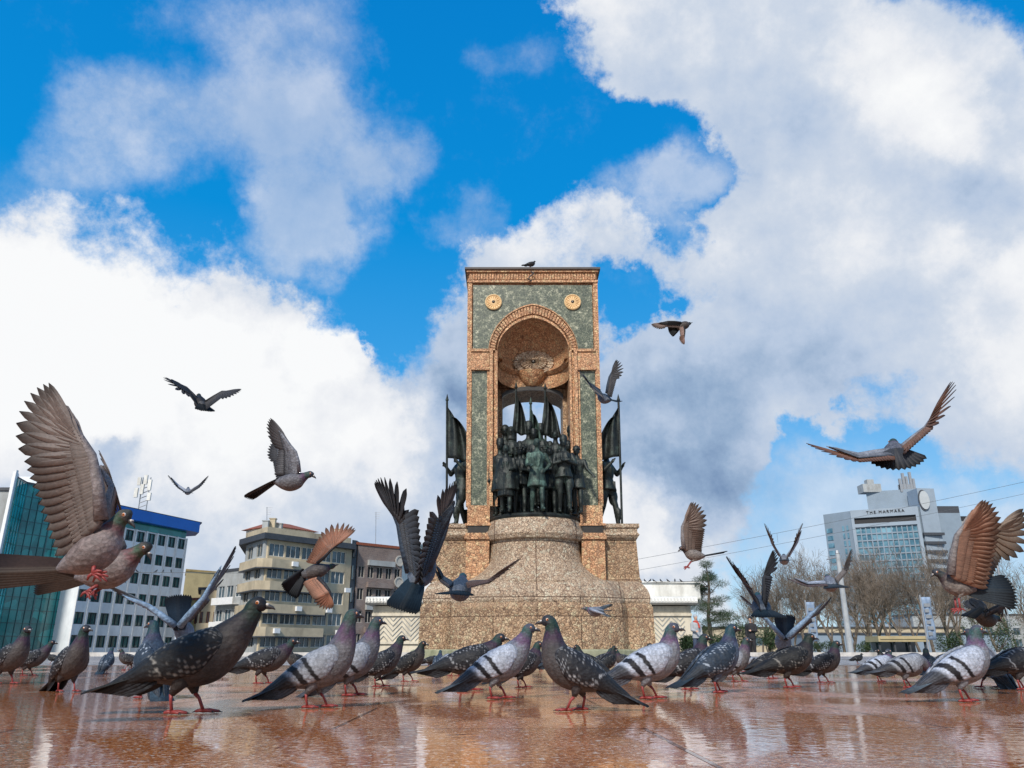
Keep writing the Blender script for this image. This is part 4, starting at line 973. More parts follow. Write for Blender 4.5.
T=[(752,62,585,'slim bare tree just right of the pine'),(770,74,570,'bare tree behind the two V-winged pigeons at centre right'),(786,58,565,'bare tree left of the pale concrete lamp pole'),(803,80,560,'thin bare tree rising above the pale lamp pole, left side'),
   (818,64,556,'bare tree directly left of the pale lamp pole'),(834,86,552,'bare tree whose crown starts at the left edge of the hotel'),(852,56,560,'dense bare tree right of the pale lamp pole'),(866,70,548,'bare tree in front of the left half of the hotel glass'),
   (880,54,556,'bushy bare tree in front of the middle of the hotel'),(892,76,552,'bare tree below the middle of the hotel, set back'),(905,60,555,'bare tree in front of the right half of the hotel glass'),(918,84,560,'thin bare tree below the stair tower of the hotel'),
   (932,50,545,'tall bare tree beside the blue and white banner'),(948,66,548,'bare tree just left of the orange-winged pigeon'),(962,90,545,'distant bare tree behind the orange-winged pigeon'),(978,58,575,'bare tree below the tail of the orange-winged pigeon'),
   (996,72,572,'bare tree left of the tall street lamp at right'),(1014,62,560,'bare tree right of the tall street lamp at the right edge'),(1032,80,565,'bare tree cut by the right edge of the photo'),(843,100,575,'distant bare tree seen past the pale lamp pole'),(873,96,575,'small distant bare tree in front of the hotel base'),(795,98,585,'small distant bare tree behind the pale pigeon with raised wings'),(762,100,592,'faint distant bare tree beyond the hedge')]
rr=random.Random(11)
for i,(px,Y,pyt,lab) in enumerate(T):
    tm,cm,top=protos[i%5]; p=at(px,640,Y); H_=at(px,pyt-9,Y).z; s_=H_/top
    root=empty('bare_tree',(p.x,p.y,.09),lab,'tree','bare winter trees on the right'); rz=rr.uniform(0,6.28)
    root.rotation_euler=(0,0,rz); wx=rr.uniform(.75,.95); root.scale=(s_*wx,s_*wx,s_)
    for nm,me in (('trunk',tm),('crown',cm)):
        o=bpy.data.objects.new(nm,me); COL.objects.link(o); o.parent=root
# foliage made of many small leaf faces
def leafcloud(b,clumps,n,size,rng,needle=False):
    for (c,r,wt) in clumps:
        for _ in range(int(n*wt)):
            while True:
                v=Vector((rng.uniform(-1,1),rng.uniform(-1,1),rng.uniform(-1,1)))
                if .15<v.length<1: break
            v=v.normalized()*v.length**.55
            p=Vector(c)+Vector((v.x*r[0],v.y*r[1],v.z*r[2])); p+=Vector((rng.gauss(0,.06),rng.gauss(0,.06),rng.gauss(0,.05)))*max(r)
            d=Vector((rng.gauss(0,1),rng.gauss(0,1),rng.gauss(.3,.7))).normalized(); o=d.orthogonal().normalized(); o=Matrix.Rotation(rng.uniform(0,6.28),3,d)@o
            L_=size*rng.uniform(.6,1.4); w=L_*(.16 if needle else .5)
            b.add([p-o*w*.5,p+d*L_*.5-o*w*.3*0+o.cross(d)*w*.2,p+o*w*.5,p+d*L_],[(0,1,3),(1,2,3)])
rl=random.Random(5)
p=at(712,640,42); hp=at(712,563,42).z; root=empty('pine_tree',(p.x,p.y,0),'dark pine with flat layered pads of needles right of the monument','tree')
b=MB(); b.tube([(p.x,p.y,0),(p.x-.1,p.y,hp*.4),(p.x+.08,p.y,hp*.75),(p.x,p.y,hp*.97)],[.13,.09,.06,.02],7); b.build('trunk','bark',root)
lb=MB(); cl_=[]
for j in range(9):
    t=j/8; z=hp*lerp(.22,.98,t); rw=lerp(1.65,.75,t**.8)
    m_=5 if j<7 else 2
    for k_ in range(m_):
        a=rl.uniform(0,6.28); rr_=rw*rl.uniform(.35,.8)*(0 if j==8 else 1); c=(p.x+math.cos(a)*rr_,p.y+math.sin(a)*rr_,z+rl.uniform(-.28,.28))
        cl_.append((c,(rw*rl.uniform(.3,.5),rw*.42,rl.uniform(.10,.22)),rl.uniform(.5,1.4))); lb.tube([(p.x,p.y,z-.25),c],[.03,.012],4)
lb.build('limb','bark',root)
b=MB(); leafcloud(b,cl_,470,.15,rl,True); b.build('crown','foliage',root)
def bush(px,Y,wpx,pyt,label,name='bush',z0=0.02,n=1400,group='evergreen bushes'):
    p=at(px,640,Y); h=at(px,pyt,Y).z; w=wpx/FPX*Y/1.06/2
    b=MB(); cs=[]
    for k_ in range(9):
        cs.append(((p.x+rl.uniform(-.7,.7)*w,p.y+rl.uniform(-.5,.5)*w*.6,z0+h*rl.uniform(.3,.72)),(w*.4,w*.35,h*.33),rl.uniform(.6,1.2)))
    leafcloud(b,cs,n/9,.16,rl)
    root=empty(name,(p.x,p.y,0),label,'bush',group); b.build('crown','foliage',root)
    b=MB()
    for k_ in range(5): q=cs[k_][0]; b.tube([(p.x+rl.uniform(-.1,.1),p.y,0),q],[.04,.01],4)
    b.build('stem','bark',root)
bush(740,44,44,622,'broad dark bush at the foot of the pine'); bush(768,50,32,628,'low dark hedge bush between the pine and the V-winged pigeons'); bush(722,36,30,636,'dense low shrub in front of the pine trunk')
bush(995,46,60,616,'large dark bush at the right edge behind the pale blue-barred pigeon'); bush(865,52,36,641,'low ground shrub right of the pale lamp pole'); bush(948,50,30,632,'small dark shrub right of the blue and white banner'); bush(825,60,30,642,'low shrub just left of the pale lamp pole'); bush(688,34,16,632,'round green shrub by the right corner of the low stone hall')
# ---------------------------------------------------------------- street furniture
simple('concrete_pole',(.38,.40,.41),.7,0,.2,4,.2); simple('banner_blue',(.22,.30,.42),.6,0,.3,2,0); simple('shelter_yellow',(.42,.34,.19),.6,0,.15,2,0); simple('cable_black',(.10,.11,.12),.6,0,0,2,0)
Yl=38; pb=at(849,655,Yl); pt=at(838.5,553,Yl)
r=empty('lamp_pole',(pb.x,pb.y,0),'thick pale concrete pole standing in front of the bare trees','pole')
xq=X(849,640,Yl); b=MB(); b.tube([(xq,Yl,0),(xq,Yl,pt.z)],[.15,.10],12); b.build('shaft','concrete_pole',r)
b=MB(); b.tube([(xq,Yl,pt.z-.02),(xq,Yl,pt.z+.12)],[.12,.08],12); b.tube([(xq-.55,Yl,pt.z-.3),(xq,Yl,pt.z-.2)],.03,6); b.build('cap','metal_grey',r)
for (px,Y,pyt,lab,arm) in ((1010,52,551,'tall slim street lamp with a double arm at the right edge',1.0),(783,70,600,'short pale post among the bare trees',0)):
    x=X(px,630,Y); h=at(px,pyt,Y).z; r=empty('street_lamp' if arm else 'post',(x,Y,0),lab,'street lamp' if arm else 'post')
    b=MB(); b.tube([(x,Y,0),(x,Y,h)],[.11,.06] if arm else [.14,.14],8); b.build('shaft','metal_grey' if arm else 'concrete_pole',r)
    if arm:
        b=MB(); b.tube([(x-arm,Y,h+.05),(x,Y,h-.05),(x+arm,Y,h+.05)],.05,6); b.build('arm','metal_grey',r)
        for sx in (-1,1): b=MB(); b.ell((x+sx*arm,Y,h+.03),(.35,.14,.08),10,6); b.build('lamp_head','dark_trim',r)
# blue and white banner pillar, kiosk pillar
for (px,Y,w,pyt,lab) in ((929,40,9,597,'tall blue and white banner beside the bare tree below the hotel'),(812,46,8,602,'pale blue banner among the trees left of the pale lamp pole')):
    x=X(px,620,Y); h=at(px,pyt,Y).z; hw_=w/FPX*Y/1.05/2; r=empty('banner',(x,Y,0),lab,'banner','vertical banners')
    b=MB(); b.tube([(x-hw_-.04,Y,0),(x-hw_-.04,Y,h+.1)],.04,8); b.build('pole','metal_grey',r)
    b=MB(); b.sm=True
    n_=12; F=[[Vector((x-hw_+2*hw_*i/8,Y+.04*math.sin(i*1.1+j*.7)-.01,.7+(h-.7)*j/n_)) for i in range(9)] for j in range(n_+1)]
    b.rings([f+[v+Vector((0,.02,0)) for v in f[::-1]] for f in F]); 
    for j in range(5): pass
    b.build('cloth','banner_blue',r)
    b=MB()
    for j in range(6):
        z=.9+(h-1.1)*j/6; b.box(x-hw_*.75,x+hw_*.2+hw_*.4*(j%2),Y-.075,Y-.055,z,z+.16)
    b.build('stripe','metal_grey',r)
# bus shelter like kiosk
Ys=48; xa=X(877,640,Ys); xb=X(927,640,Ys); zt_=Z(636,Ys); r=empty('shelter',(xa,Ys,0),'low shelter with a long yellow roof beam and dark glass behind the pigeons at right','shelter')
b=MB(); b.box(xa,xb,Ys-.2,Ys+1.6,zt_-.32,zt_); b.box(xa+.1,xb-.1,Ys-.25,Ys-.19,zt_-.18,zt_-.12); b.build('roof','shelter_yellow',r)
b=MB(); b.box(xa+.15,xb-.15,Ys+1.2,Ys+1.3,.1,zt_-.33); b.build('panel','window_glass',r)
for t in (0,.33,.66,1):
    x=lerp(xa+.12,xb-.12,t); b=MB(); b.box(x-.05,x+.05,Ys+.0,Ys+.1,0.02,zt_-.32); b.build('post','dark_trim',r)
# cables
def cable(pts,rad,label,sag=.0,cat='cable',hang=None):
    P=[]
    for (a,c) in zip(pts[:-1],pts[1:]):
        for i in range(16):
            t=i/16; p=a.lerp(c,t); p.z-=sag*4*t*(1-t); P.append(p)
    P.append(pts[-1]); b=MB(); b.tube(P,rad,5)
    if hang:
        for i in range(6,len(P)-2,11): b.tube([P[i],P[i]-Vector((0,0,hang))],rad*.8,4)
    return tag(b.build('overhead_cable','cable_black'),label,cat,'cables strung over the square')
cable([at(600,566,46),at(1060,474,46)],.010,'upper overhead tram wire rising to the right in front of the hotel',.15,hang=.55)
cable([at(600,577,46),at(1060,486,46)],.009,'lower overhead tram wire rising to the right in front of the hotel',.15)
cable([at(640,583,33),at(702,581,33)],.012,'short cable with small birds above the low stone hall')
cable([at(60,572,38),at(245,573,38)],.012,'thin cable with small birds in front of the white office block')
# small birds on cables
def tinybird(p,rot,label,group,s=1.0):
    b=MB(); b.sm=True
    b.tube([(-.10,0,.02),(-.05,0,.05),(0,0,.07),(.035,0,.10),(.05,0,.135),(.062,0,.15),(.075,0,.15)],[.006,.022,.038,.034,.022,.02,.008],8)
    b.tube([(-.05,0,.04),(-.16,0,-.01)],[.018,.008],6); b.tube([(.07,0,.15),(.095,0,.147)],[.006,.001],5)
    for sy in (-1,1): b.tube([(0,sy*.01,.04),(0.005,sy*.012,0)],.004,4)
    o=b.build('small_bird','plum_dark'); o.location=p; o.rotation_euler=(0,0,rot); o.scale=(s,)*3; return tag(o,label,'bird',group)
simple('plum_dark',(.02,.02,.024),.6,0,.3,30,0)
ords=['leftmost','second from the left','third from the left','fourth from the left','fifth from the left','sixth from the left','rightmost']
for i,px in enumerate((645,650,654,661,668,675,681)): p=at(px,582,33); tinybird(p+Vector((0,0,-.0)),rr.uniform(-3,3),'tiny dark bird, %s of seven on the right cable'%ords[i],'small birds on the right cable',.8)
for i,px in enumerate((118,123,130,137,156,163,171)): p=at(px,572,38); tinybird(p+Vector((0,0,-.02)),rr.uniform(-3,3),'tiny dark bird, %s of seven on the left cable'%ords[i],'small birds on the left cable',.85)
# people far off
simple('skin',(.55,.33,.23),.6,0,.1,20,0); simple('cloth_black',(.015,.015,.018),.8,0,.3,10,.2); simple('cloth_grey',(.38,.40,.42),.8,0,.2,10,.2); simple('cloth_red',(.45,.06,.04),.8,0,.2,10,.2); simple('cloth_jeans',(.05,.07,.12),.8,0,.2,10,.2)
def person(px,pyt,Y,rot,label,top,trou,hat,arms,pyb=650):
    H_=at(px,pyt,Y).z; s_=min(1.02,H_/1.86); x=X(px,640,Y)
    b=MB(); human(b,arms=arms,hat='hair'); o=b.build('person','skin'); o.location=(x,Y,0.004); o.scale=(s_,)*3; o.rotation_euler=(0,0,math.radians(rot)); remesh(o,.016); tag(o,label,'person')
    def cl(nm,mat,fn):
        b=MB(); fn(b); c=b.build(nm,mat); c.parent=o; remesh(c,.016,2); return c
    def trs(b):
        for sx in (-1,1): limb(b,[(sx*.09,0,.93),(sx*.105,-.03-.04*sx,.50),(sx*.11,.02-.08*sx,.12)],[.115,.09,.075])
        eloft(b,[(0,0,.85,.18,.14),(0,0,1.02,.175,.135)])
    def jk(b):
        eloft(b,[(0,0,.80,.22,.17),(0,0,.95,.205,.16),(0,0,1.08,.18,.14),(0,-.01,1.3,.215,.155),(0,0,1.44,.22,.14),(0,0,1.53,.12,.1),(0,0,1.57,.085,.085)])
        for sx,a in ((-1,arms[0]),(1,arms[1])):
            e,w=ARMS[a]; e=Vector((sx*e[0],e[1],e[2])); w=Vector((sx*w[0],w[1],w[2])); s0=Vector((sx*.205,0,1.44)); w=e.lerp(w,.95); limb(b,[s0,e],[.09,.07]); limb(b,[e,w],[.07,.055])
    cl('trousers',trou,trs); cl('jacket',top,jk)
    def ht(b): eloft(b,[(0,0.01,1.75,.104,.122),(0,0.01,1.81,.105,.122),(0,0.01,1.87,.08,.09),(0,.01,1.90,.02,.02)],14)
    cl('hat',hat,ht)
    return o
person(697,615,28,20,'person in a grey jacket and woolly hat with a red scarf beside the pine','cloth_grey','cloth_jeans','cloth_grey',('bent','down'))
pp=[o for o in bpy.data.objects if o.get('label','').startswith('person in a grey')][0]
b=MB(); eloft(b,[(0,-.0,1.48,.13,.12),(0,-.0,1.54,.125,.125),(0,-.0,1.60,.10,.11)]); b.tube([(.05,-.12,1.5),(.06,-.19,1.25)],[.05,.045],8); c=b.build('scarf','cloth_red'); c.parent=pp; remesh(c,.016,2)
person(752,617,30,-30,'person dressed all in black standing by the dark hedge','cloth_black','cloth_black','cloth_black',('down','chest'))
# ---------------------------------------------------------------- pigeons
BM=['plumage','leg_skin','beak_horn','cere_white','eye_orange','eye_pupil','flight_feather']
SL=(.085,.095,.12)
KIND={
 'bar':   dict(head=(.045,.052,.07),green=(.008,.075,.045),purple=(.09,.045,.09),body=(.10,.105,.13),belly=(.15,.14,.14),cov=(.27,.29,.33),spot=None,bar=(.010,.010,.013),prim=(.05,.052,.06),tail=(.09,.10,.12)),
 'pale':  dict(head=(.06,.07,.095),green=(.012,.095,.065),purple=(.12,.065,.13),body=(.16,.18,.22),belly=(.20,.20,.21),cov=(.40,.44,.52),spot=None,bar=(.010,.010,.014),prim=(.06,.065,.08),tail=(.10,.13,.16)),
 'check': dict(head=(.025,.028,.038),green=(.006,.055,.034),purple=(.045,.022,.045),body=(.028,.028,.036),belly=(.075,.065,.062),cov=(.014,.015,.019),spot=(.36,.37,.39),bar=None,prim=(.022,.024,.028),tail=(.04,.045,.055)),
 'dark':  dict(head=(.014,.014,.018),green=(.008,.028,.018),purple=(.022,.018,.022),body=(.011,.011,.013),belly=(.065,.055,.05),cov=(.011,.012,.014),spot=(.26,.25,.23),bar=None,prim=(.014,.015,.018),tail=(.022,.025,.027)),
 'blue':  dict(head=(.022,.034,.055),green=(.006,.06,.06),purple=(.04,.04,.08),body=(.032,.05,.08),belly=(.11,.14,.19),cov=(.022,.036,.056),spot=(.42,.48,.56),bar=None,prim=(.024,.034,.048),tail=(.03,.055,.08)),
 'brown': dict(head=(.04,.045,.042),green=(.01,.09,.05),purple=(.13,.055,.06),body=(.15,.115,.11),belly=(.21,.175,.17),cov=(.24,.22,.22),spot=None,bar=(.03,.02,.02),prim=(.12,.075,.055),tail=(.09,.055,.04)),
 'sky':   dict(head=(.06,.08,.11),green=(.012,.08,.07),purple=(.07,.07,.11),body=(.14,.20,.28),belly=(.24,.28,.33),cov=(.24,.37,.54),spot=None,bar=(.02,.03,.05),prim=(.10,.15,.22),tail=(.045,.08,.13)),
 'rust':  dict(head=(.035,.04,.05),green=(.02,.04,.04),purple=(.07,.05,.055),body=(.16,.14,.13),belly=(.22,.19,.17),cov=(.24,.22,.22),spot=None,bar=(.03,.02,.02),prim=(.13,.08,.06),tail=(.055,.075,.095)),
}
def hsh(i,j,k=0):
    x=math.sin(i*127.1+j*311.7+k*74.7)*43758.5453; return x-math.floor(x)
def catm(P,t):
    n=len(P)-1; u=t*n; i=min(n-1,int(u)); f=u-i
    a=P[max(0,i-1)]; b=P[i]; c=P[i+1]; d=P[min(n,i+2)]
    return tuple(.5*((2*b[k])+(-a[k]+c[k])*f+(2*a[k]-5*b[k]+4*c[k]-d[k])*f*f+(-a[k]+3*b[k]-3*c[k]+d[k])*f**3) for k in range(len(b)))
def bodycol(K,s,th,rnd):
    """s 0 tail base .. 1 beak base ; th: sin>0 is the back"""
    up=math.sin(th); body=mixc(K['belly'],K['body'],.5+.5*up)
    if s<.14: body=mixc(body,mixc(K['body'],(.45,.47,.5),.25),.5)
    c=body
    n=mnoise.noise(Vector((s*9+rnd,th*1.3,rnd)))*.05
    s2=s+n
    n4=mnoise.noise(Vector((s*26+rnd,th*3.1,rnd+5)))*.05; s2+=n4
    c=mixc(c,K['purple'],(s2-.50)/.09)
    c=mixc(c,mixc(K['green'],K['purple'],.30+4*n4),(s2-.60)/.08)
    c=mixc(c,mixc(K['purple'],K['green'],.4),(s2-.755)/.03)
    c=mixc(c,K['head'],(s2-.80)/.05)
    f=1+.16*math.sin(th*13+s*70)*(1 if s<.8 else .3); return tuple(x*f for x in c)
def body_mesh(b,P,side0,K,rnd,nr=58,nt=26,yaw=0,upv=None):
    """P: list of (x,y,z,rv,rl): centre, vertical radius, lateral radius"""
    P=[tuple(p) for p in P]; C=[]; Rn=[]; cols=[]
    for i in range(nr+1):
        C.append(catm(P,i/nr))
    for i,c in enumerate(C):
        p=Vector(c[:3]); a=Vector(C[max(0,i-1)][:3]); d=Vector(C[min(nr,i+1)][:3]); t=(d-a).normalized()
        s_=side0-t*side0.dot(t); s_.normalize(); up=t.cross(s_)*-1 if False else s_.cross(t)
        # up = s x t  -> for side=+Y(left), t=+X gives -Z ; flip
        up=-up
        ring=[]
        for j in range(nt):
            th=2*math.pi*j/nt; cs,sn=math.cos(th),math.sin(th)
            rv=max(c[3],.0015); rl=max(c[4],.0015)
            ring.append(p+s_*rl*cs+up*rv*sn); cols.append(bodycol(K,i/nr,th,rnd))
        Rn.append(ring)
    b.rings(Rn,cols,mi=0,smooth=True)
    return C
def head_bits(b,hc,fwd,side,up,K,sz=1.0):
    # beak, cere, eyes.  hc: head centre
    e0=hc+fwd*.016*sz-up*.002*sz
    b.tube([e0,e0+fwd*.010*sz,e0+fwd*.019*sz-up*.002*sz,e0+fwd*.025*sz-up*.006*sz],[.0058*sz,.0046*sz,.0034*sz,.0008*sz],8,mi=2,smooth=True)
    b.tube([e0-up*.003*sz,e0+fwd*.017*sz-up*.0045*sz],[.004*sz,.0012*sz],7,mi=2,smooth=True)
    for sy in (-1,1): b.ell(e0+fwd*.006*sz+up*.0038*sz+side*sy*.0024*sz,(.0045*sz,.0032*sz,.0028*sz),7,5,mi=3,smooth=True)
    for sy in (-1,1):
        c=hc+side*sy*.0150*sz+fwd*.003*sz+up*.0035*sz
        b.ell(c-side*sy*.0015*sz,(.0052*sz,)*3,9,7,mi=3,smooth=True)
        b.ell(c,(.0042*sz,)*3,9,7,mi=4,smooth=True); b.ell(c+side*sy*.0024*sz,(.0024*sz,)*3,7,5,mi=5,smooth=True)
def legs_stand(b,hips,feet,K,sz=1,dirs=(0,0),lift=0):
    for (hp,ft,dr) in zip(hips,feet,dirs):
        hp=Vector(hp); ft=Vector(ft); ankle=ft+Vector((-.005,0,.024)); hock=ankle.lerp(hp,.28)+Vector((-.008,0,.0))
        n=10; cols=[]
        b.tube([hp+Vector((0,0,.02)),hp.lerp(hock,.45),hock],[.024,.017,.0068],10,col=mixc(K['belly'],K['body'],.4),mi=0,smooth=True)
        b.tube([hock,ankle.lerp(hock,.4),ft+Vector((0,0,.006))],[.0052,.0036,.0038],8,mi=1,smooth=True)
        for a,l in ((-.55,.026),(0,.034),(.55,.027),(math.pi,.016)):
            d=Vector((math.cos(a+dr),math.sin(a+dr),0)); q=ft+Vector((0,0,.005))
            b.tube([q,q+d*l*.5+Vector((0,0,.001)),q+d*l-Vector((0,0,.001))],[.0044,.0038,.0028],6,mi=1,smooth=True)
            b.tube([q+d*l-Vector((0,0,.001)),q+d*(l+.007)-Vector((0,0,.003))],[.002,.0006],5,mi=2,smooth=True)
def feather(b,base,d,n,length,width,col,tipc,seg=7,camber=.05,curl=0.0,pt=.75,mi=6,notch=.0):
    w=d.cross(n).normalized(); vs=[];cs=[]
    for i in range(seg+1):
        t=i/seg
        prof=min(1,.35+2.2*t)*(1 if t<pt else max(.0,1-((t-pt)/(1-pt))**2.2)**.6)
        wd=width*.5*max(prof,.03)
        p=base+d*length*t+n*(curl*length*t*t)
        for u,hh in ((-1,0),(0,1),(1,0)): 
            vs.append(p+w*wd*u+n*(hh*camber*width)); c=mixc(col,tipc,max(0,(t-.55)/.4)); c=mixc(c,tuple(x*.75 for x in c),.9 if u==0 else 0)
            if u==1: c=tuple(min(1,x*1.10) for x in c)
            cs.append(c)
    # rear faces give the vane its thickness
    m=len(vs); vs2=[v-n*.0006 for v in vs]; 
    fs=[]
    for i in range(seg):
        for u in range(2):
            a=i*3+u; fs.append((a,a+1,a+4,a+3)); fs.append((m+a,m+a+3,m+a+4,m+a+1))
        fs.append((i*3,i*3+3,m+i*3+3,m+i*3)); fs.append((i*3+2,m+i*3+2,m+i*3+5,i*3+5))
    b.add(vs+vs2,fs,cs+cs,mi=mi,smooth=True)
def tailfan(b,base,back,side,up,K,length=.12,spread=.25,n=12,width=.022,band=True,mi=0):
    for i in range(n):
        u=(i-(n-1)/2)/((n-1)/2); a=u*spread
        d=(back*math.cos(a)+side*math.sin(a)).normalized()
        p=base+side*u*.016+up*(.0012*(n/2-abs(i-(n-1)/2))-.001)
        c=K['tail']
        feather(b,p-back*.03,d,up,length*(1-.05*u*u)+.03,width,c,tuple(x*.18 for x in c),seg=9,camber=.06,pt=.88,mi=mi)
    b.ell(base+back*.012,(.001,.001,.001),4,3,mi=0)
def foldedwing(b,sy,K,T,rnd,ns=74,nt=34,dz=0):
    """folded wing wrapped over the flank: outer sheet follows the body section, inner sheet sinks into it"""
    A_=[(.092,.165,.040,.040),(.066,.156,.052,.050),(.035,.142,.057,.0565),(-.005,.136,.053,.0525),(-.045,.132,.042,.046),(-.085,.126,.028,.036),(-.12,.118,.018,.024),(-.152,.110,.012,.016),(-.185,.102,.007,.009)]
    PH=[(8,2),(50,-18),(68,-30),(76,-34),(80,-36),(82,-40),(80,-46),(74,-50),(30,-30)]
    TH=[-.002,.0050,.0100,.0105,.0100,.0085,.006,.004,.001]
    R=[];cols=[]
    for i in range(ns+1):
        s=i/ns; x,z,rv,rl=catm(A_,s); pu,pl=catm(PH,s); th_=catm([(t,) for t in TH],s)[0]; ring=[]
        if s>.74: step=.0
        for j in range(nt):
            outer=j<nt*2//3; m=nt*2//3
            if outer: t=j/(m-1)
            else: t=1-(j-m+1)/(nt-m+1)
            ph=math.radians(lerp(pu,pl,t))
            d=th_*(max(0,math.sin(math.pi*min(1,max(0,t*.94+.03))))**.45) if outer else -.004
            relief=0
            if outer and .08<s<.60:
                r_=s*17+.35*math.sin(t*3); fr=r_-math.floor(r_); relief=.0013*fr+.0006*math.sin(t*38+int(r_)*3.1)
            if outer and s>=.60: relief=.0013*((t*7)%1)
            rr_=d+relief
            q=Vector((x,sy*(rl+rr_)*math.cos(ph),z-dz+(rv+rr_)*math.sin(ph))); ring.append(T@q)
            nn=mnoise.noise(Vector((s*8,t*6,rnd))); cc=K['cov']; ns_=s+.012*nn; sb=ns_-.17*(.5-t)
            if K['bar'] is not None:
                r_=s*17+.35*math.sin(t*3); fr=r_-math.floor(r_)
                g=.88+.2*fr+.15*mnoise.noise(Vector((s*30,t*12,rnd))); cc=tuple(y*g for y in cc)
                if abs(sb-.405)<.021 and t>.16: cc=K['bar']
                if abs(sb-.53)<.030 and t>.04: cc=K['bar']
                if sb>.585: cc=mixc(cc,K['prim'],(sb-.585)/.04)
            else:
                a=int(s*24); o_=(a%2)*.5; bb=int(t*10+o_); h1=hsh(a,bb,int(rnd*10)%31); fx=s*24-a; fy=(t*10+o_)-bb
                if .05<s<.58 and h1>.35 and fx>.25 and abs(fy-.5)<.07+.30*(fx-.25)*h1: cc=mixc(cc,K['spot'],.25+.7*hsh(bb,a,3))
                if .545<sb<.562 and h1>.3: cc=mixc(cc,K['spot'],.7)
                if s>.60: cc=mixc(cc,K['prim'],(s-.60)/.05)
            if sb>.63:
                st=(t*7)%1; cc=tuple(y*(.45+1.0*st) for y in K['prim'])
            eb=max(0,1-s/.13)*1.0; eb=max(eb,max(0,1-t/.10)*.7,max(0,(t-.93)/.07)*.6) if s<.6 else eb
            cc=mixc(cc,K['body'],eb*(.5+.5*hsh(int(t*16),int(s*60))))
            cols.append(cc)
        R.append(ring)
    if sy<0: R=[r[::-1] for r in R]; cols=[cols[i*nt+(nt-1-j)] for i in range(ns+1) for j in range(nt)]
    b.rings(R,cols,mi=0,smooth=True)
    for k in range(5):
        a=T@Vector((-.085+.006*k,sy*(.034-.002*k),.128-.006*k-dz)); e=T@Vector((-.196+.016*k,sy*(.008+.004*k),.100-.0035*k-dz)); d=(e-a); L_=d.length; d.normalize()
        nn=(T.to_3x3()@Vector((0,sy,.35))).normalized(); nn=(nn-d*nn.dot(d)).normalized()
        feather(b,a,d,nn,L_,.018,tuple(y*(1+.15*k) for y in K['prim']),K['prim'],seg=6,mi=0,pt=.7)
def standing(px,yf,head,kind,label,scale=1.0,tilt=0,neck=1.0,fwdn=0.0,yaw=0,stride=.03,hdown=False,at3=None,group='pigeons standing on the wet plaza',name='pigeon',seed=None):
    K=KIND[kind]; rnd=(seed if seed is not None else px*.137)
    DZ=.030; scale*=(.84 if scale>1.3 else .79); b=MB(); hip=Vector((0,0,.10-DZ)); tl=math.radians(tilt)
    Rp=Matrix.Translation(hip)@Matrix.Rotation(-tl,4,'Y')@Matrix.Translation(-hip)
    base=[(-.112,0,.122,.010,.018),(-.085,0,.126,.022,.030),(-.045,0,.132,.040,.043),(-.005,0,.135,.052,.052),(.035,0,.141,.056,.056),(.066,0,.156,.050,.050)]
    P=[]
    for (x,y,z,rv,rl) in base:
        q=Rp@Vector((x,y,z-DZ)); P.append([q.x,0,q.z,rv,rl])
    c=Vector((P[-1][0],0,P[-1][2]))
    if hdown: nk=[(.026,-.004,.036,.037),(.050,-.022,.026,.026),(.068,-.046,.0195,.019),(.082,-.066,.019,.018)]; 
    else: nk=[(.017+fwdn*.3,.026*neck,.040,.039),(.025+fwdn*.7,.050*neck,.0295,.028),(.030+fwdn,.070*neck,.0220,.0205),(.036+fwdn,.083*neck+.002,.0200,.0190)]
    for (x,z,rv,rl) in nk: P.append([c.x+x,0,c.z+z,rv,rl])
    ya=math.radians(yaw)
    hc=Vector((P[-1][0]+.008,0,P[-1][2]+.006))
    if hdown: f=Vector((math.cos(ya)*.6,math.sin(ya)*.6,-.8))
    else: f=Vector((math.cos(ya),math.sin(ya),-.06))
    f.normalize(); side=Vector((-math.sin(ya),math.cos(ya),0)); up=f.cross(side).normalized()
    h0=Vector((P[-1][0],0,P[-1][2]))
    hc=h0+f*.006+Vector((0,0,.006 if not hdown else -.004))
    for (dx,rv,rl) in ((.004,.0185,.0178),(.016,.0125,.0120),(.021,.006,.006)):
        q=hc+f*(dx-.001)-up*.001*(dx>.01); P.append([q.x,q.y,q.z,rv,rl])
    body_mesh(b,P,Vector((0,1,0)),K,rnd)
    head_bits(b,hc,f,side,up,K)
    for sy in (-1,1): foldedwing(b,sy,K,Rp,rnd+sy,dz=DZ)
    bd=(Rp.to_3x3()@Vector((-1,0,-.17))).normalized(); upb=Vector((0,1,0)).cross(bd).normalized()
    if upb.z<0: upb=-upb
    tailfan(b,Rp@Vector((-.108,0,.119-DZ)),bd,Vector((0,1,0)),upb,K,length=.115,spread=.13,width=.020)
    hips=[(-.008,.022,.082),(.0,-.022,.082)]; feet=[(stride,.022,0),(-stride*.8,-.024,0)]
    legs_stand(b,hips,feet,K,dirs=(.08,-.08))
    o=b.build(name,BM,color=True)
    g_=at3 if at3 is not None else ground(px,yf)
    o.location=g_; o.rotation_euler=(0,0,math.radians(head)); o.scale=(scale,)*3
    return tag(o,label,'pigeon',group)
